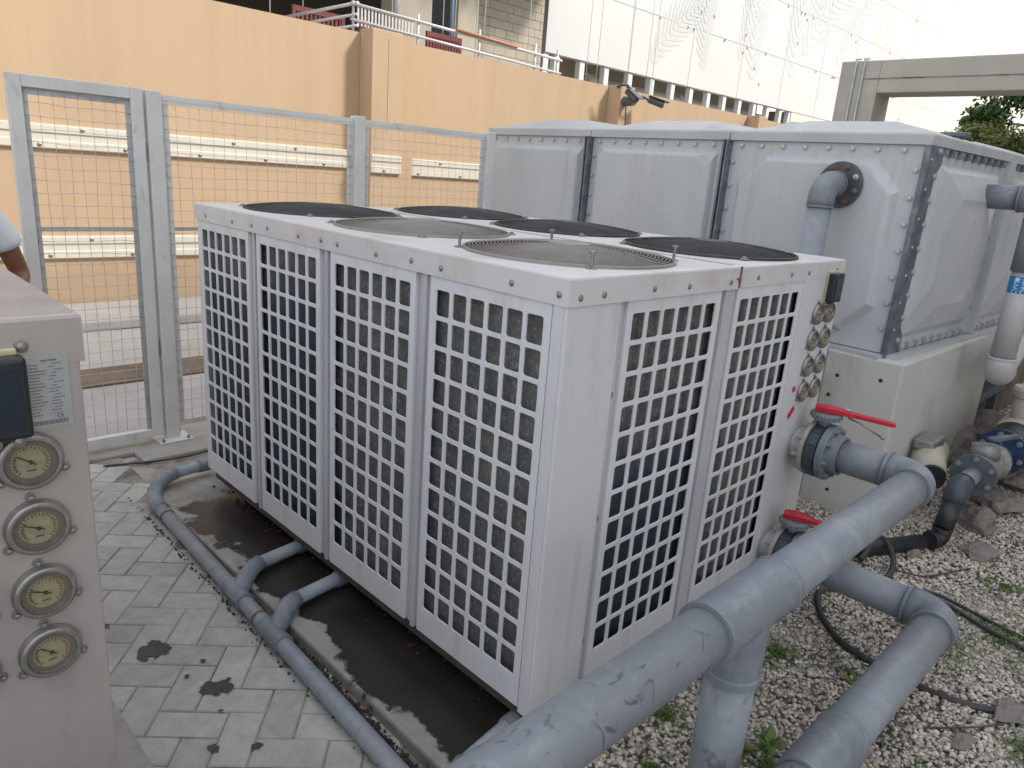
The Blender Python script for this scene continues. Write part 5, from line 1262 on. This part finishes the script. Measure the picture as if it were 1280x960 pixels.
# ------------------------------------------------------------------ person at the left edge
def person():
    t = thing('person', (-1.0, 3.0, 0), 'person in white short sleeved t-shirt standing behind the gauge chiller', 'person')
    s = 1.06; ox, oy = -1.0, 3.0
    def skin_obj(name, V_, E_, R_, m, sub=2):
        me = bpy.data.meshes.new(name); me.from_pydata([(x * s, y * s, z * s) for x, y, z in V_], E_, [])
        me.materials.append(MT[m]); o = bpy.data.objects.new(name, me); COL.objects.link(o); o.parent = t
        sk = o.modifiers.new('skin', 'SKIN'); sk.use_smooth_shade = True
        for i, r_ in enumerate(R_):
            sv = me.skin_vertices[0].data[i]; sv.radius = ((r_[0] if isinstance(r_, tuple) else r_) * s, (r_[1] if isinstance(r_, tuple) else r_) * s); sv.use_root = (i == 0)
        sb = o.modifiers.new('s', 'SUBSURF'); sb.levels = sb.render_levels = sub; return o
    Vb = [(0, 0, .95), (0, .0, 1.10), (0, .01, 1.28), (0, .01, 1.42), (0, 0, 1.50), (0, -.01, 1.57), (0, -.015, 1.66), (0, -.005, 1.735)]
    Rb = [(.15, .11), (.135, .10), (.155, .11), (.12, .085), (.055, .055), (.062, .075), (.073, .09), (.05, .06)]
    E_ = [(i, i + 1) for i in range(7)]
    for sg in (-1, 1):
        k = len(Vb); el = (sg * .30, .03, 1.14); wr = (sg * .20, -.20, 1.08)
        Vb += [(sg * .18, .01, 1.42), (sg * .25, .02, 1.29), el, (sg * .25, -.09, 1.11), wr, (sg * .17, -.28, 1.07)]
        Rb += [.062, .052, .042, .042, .030, (.040, .022)]; E_ += [(3, k)] + [(k + i, k + i + 1) for i in range(5)]
        hb = k + 5
        for f in range(4):
            q = len(Vb); a = (f - 1.5) * .018; Vb += [(sg * .165 + a, -.315, 1.07 - .004 * f), (sg * .165 + a * 1.1, -.345 - (.006 if f in (1, 2) else 0), 1.06), (sg * .165 + a * 1.1, -.362 - (.008 if f in (1, 2) else 0), 1.038)]
            Rb += [.0095, .0088, .0078]; E_ += [(hb, q), (q, q + 1), (q + 1, q + 2)]
        q = len(Vb); Vb += [(sg * .125, -.27, 1.075), (sg * .112, -.30, 1.065)]; Rb += [.011, .009]; E_ += [(hb - 1, q), (q, q + 1)]
        k = len(Vb); Vb += [(sg * .09, 0, .88), (sg * .10, -.01, .50), (sg * .10, .02, .10), (sg * .11, -.13, .05)]; Rb += [.088, .058, .042, (.042, .03)]; E_ += [(0, k), (k, k + 1), (k + 1, k + 2), (k + 2, k + 3)]
    skin_obj('body', Vb, E_, Rb, 'skin')
    Vt = [(0, 0, .93), (0, 0, 1.10), (0, .01, 1.28), (0, .01, 1.43), (0, 0, 1.475)]; Rt = [(.172, .135), (.16, .125), (.178, .132), (.135, .10), (.07, .07)]; Et = [(i, i + 1) for i in range(4)]
    for sg in (-1, 1): k = len(Vt); Vt += [(sg * .185, .012, 1.425), (sg * .235, .02, 1.33), (sg * .262, .025, 1.265)]; Rt += [.078, .078, .080]; Et += [(3, k), (k, k + 1), (k + 1, k + 2)]
    skin_obj('t_shirt', Vt, Et, Rt, 'tshirt')
    Vt = [(0, 0, .98), (0, 0, .90)]; Rt = [(.155, .12), (.165, .12)]; Et = [(0, 1)]
    for sg in (-1, 1): k = len(Vt); Vt += [(sg * .095, 0, .82), (sg * .10, -.01, .50), (sg * .10, .02, .10)]; Rt += [.10, .075, .065]; Et += [(1, k), (k, k + 1), (k + 1, k + 2)]
    skin_obj('trousers', Vt, Et, Rt, 'trouser')
    for sg in (-1, 1): skin_obj('shoe', [(sg * .10, .05, .045), (sg * .105, -.05, .045), (sg * .112, -.15, .035)], [(0, 1), (1, 2)], [.048, .05, .042], 'shoe')
    skin_obj('hair', [(0, .03, 1.62), (0, .02, 1.70), (0, -.01, 1.755)], [(0, 1), (1, 2)], [(.068, .06), (.084, .085), (.055, .065)], 'hair')
    for sg in (-1, 1):
        mb = MB(); mb.lathe((ox + sg * .032 * s, oy - .093 * s, 1.665 * s), (0, -1, 0), [(0, .013), (.006, .010), (.009, 0)], 10); mb.build('eye', 'eye', t)
        mb = MB(); mb.tube([(ox + sg * .078 * s, oy, 1.64 * s), (ox + sg * .088 * s, oy + .01, 1.665 * s), (ox + sg * .080 * s, oy, 1.685 * s)], [.010, .014, .010], 8); mb.build('ear', 'skin', t)
    mb = MB(); mb.tube([(ox, oy - .092 * s, 1.665 * s), (ox, oy - .118 * s, 1.635 * s), (ox, oy - .098 * s, 1.622 * s)], [.008, .014, .010], 8); mb.build('nose', 'skin', t)
    mb = MB(); mb.tube([(ox - .024, oy - .083 * s, 1.597 * s), (ox, oy - .092 * s, 1.594 * s), (ox + .024, oy - .083 * s, 1.597 * s)], [.004, .007, .004], 8); mb.build('mouth', mat('lips', (.16, .05, .04), .5), t)
person()

# ------------------------------------------------------------------ unseen building, added behind the viewer to block sun from the plant yard
ob = thing('added_shade_building', (18, -8, 0), 'tall pale unseen building added behind the viewer to shade the plant yard', 'building')
BYY = -6.5; BH = 15.6  # height chosen for where its shadow ends
mb = MB(); mb.box(2.5, BYY - 10, -.01, 46, BYY, BH); mb.build('shade_building_wall', mat('pale_render', (.55, .53, .49), .85, 0, .06, .5), ob)
for r0 in range(5):
    for c0 in range(12):
        x0 = 5 + c0 * 3.3; z0 = 1.4 + r0 * 3.6; mb = MB(); mb.box(x0, BYY, z0, x0 + 1.5, BYY + .03, z0 + 1.5); mb.build('window', 'window', ob)  # windows only dress the added building
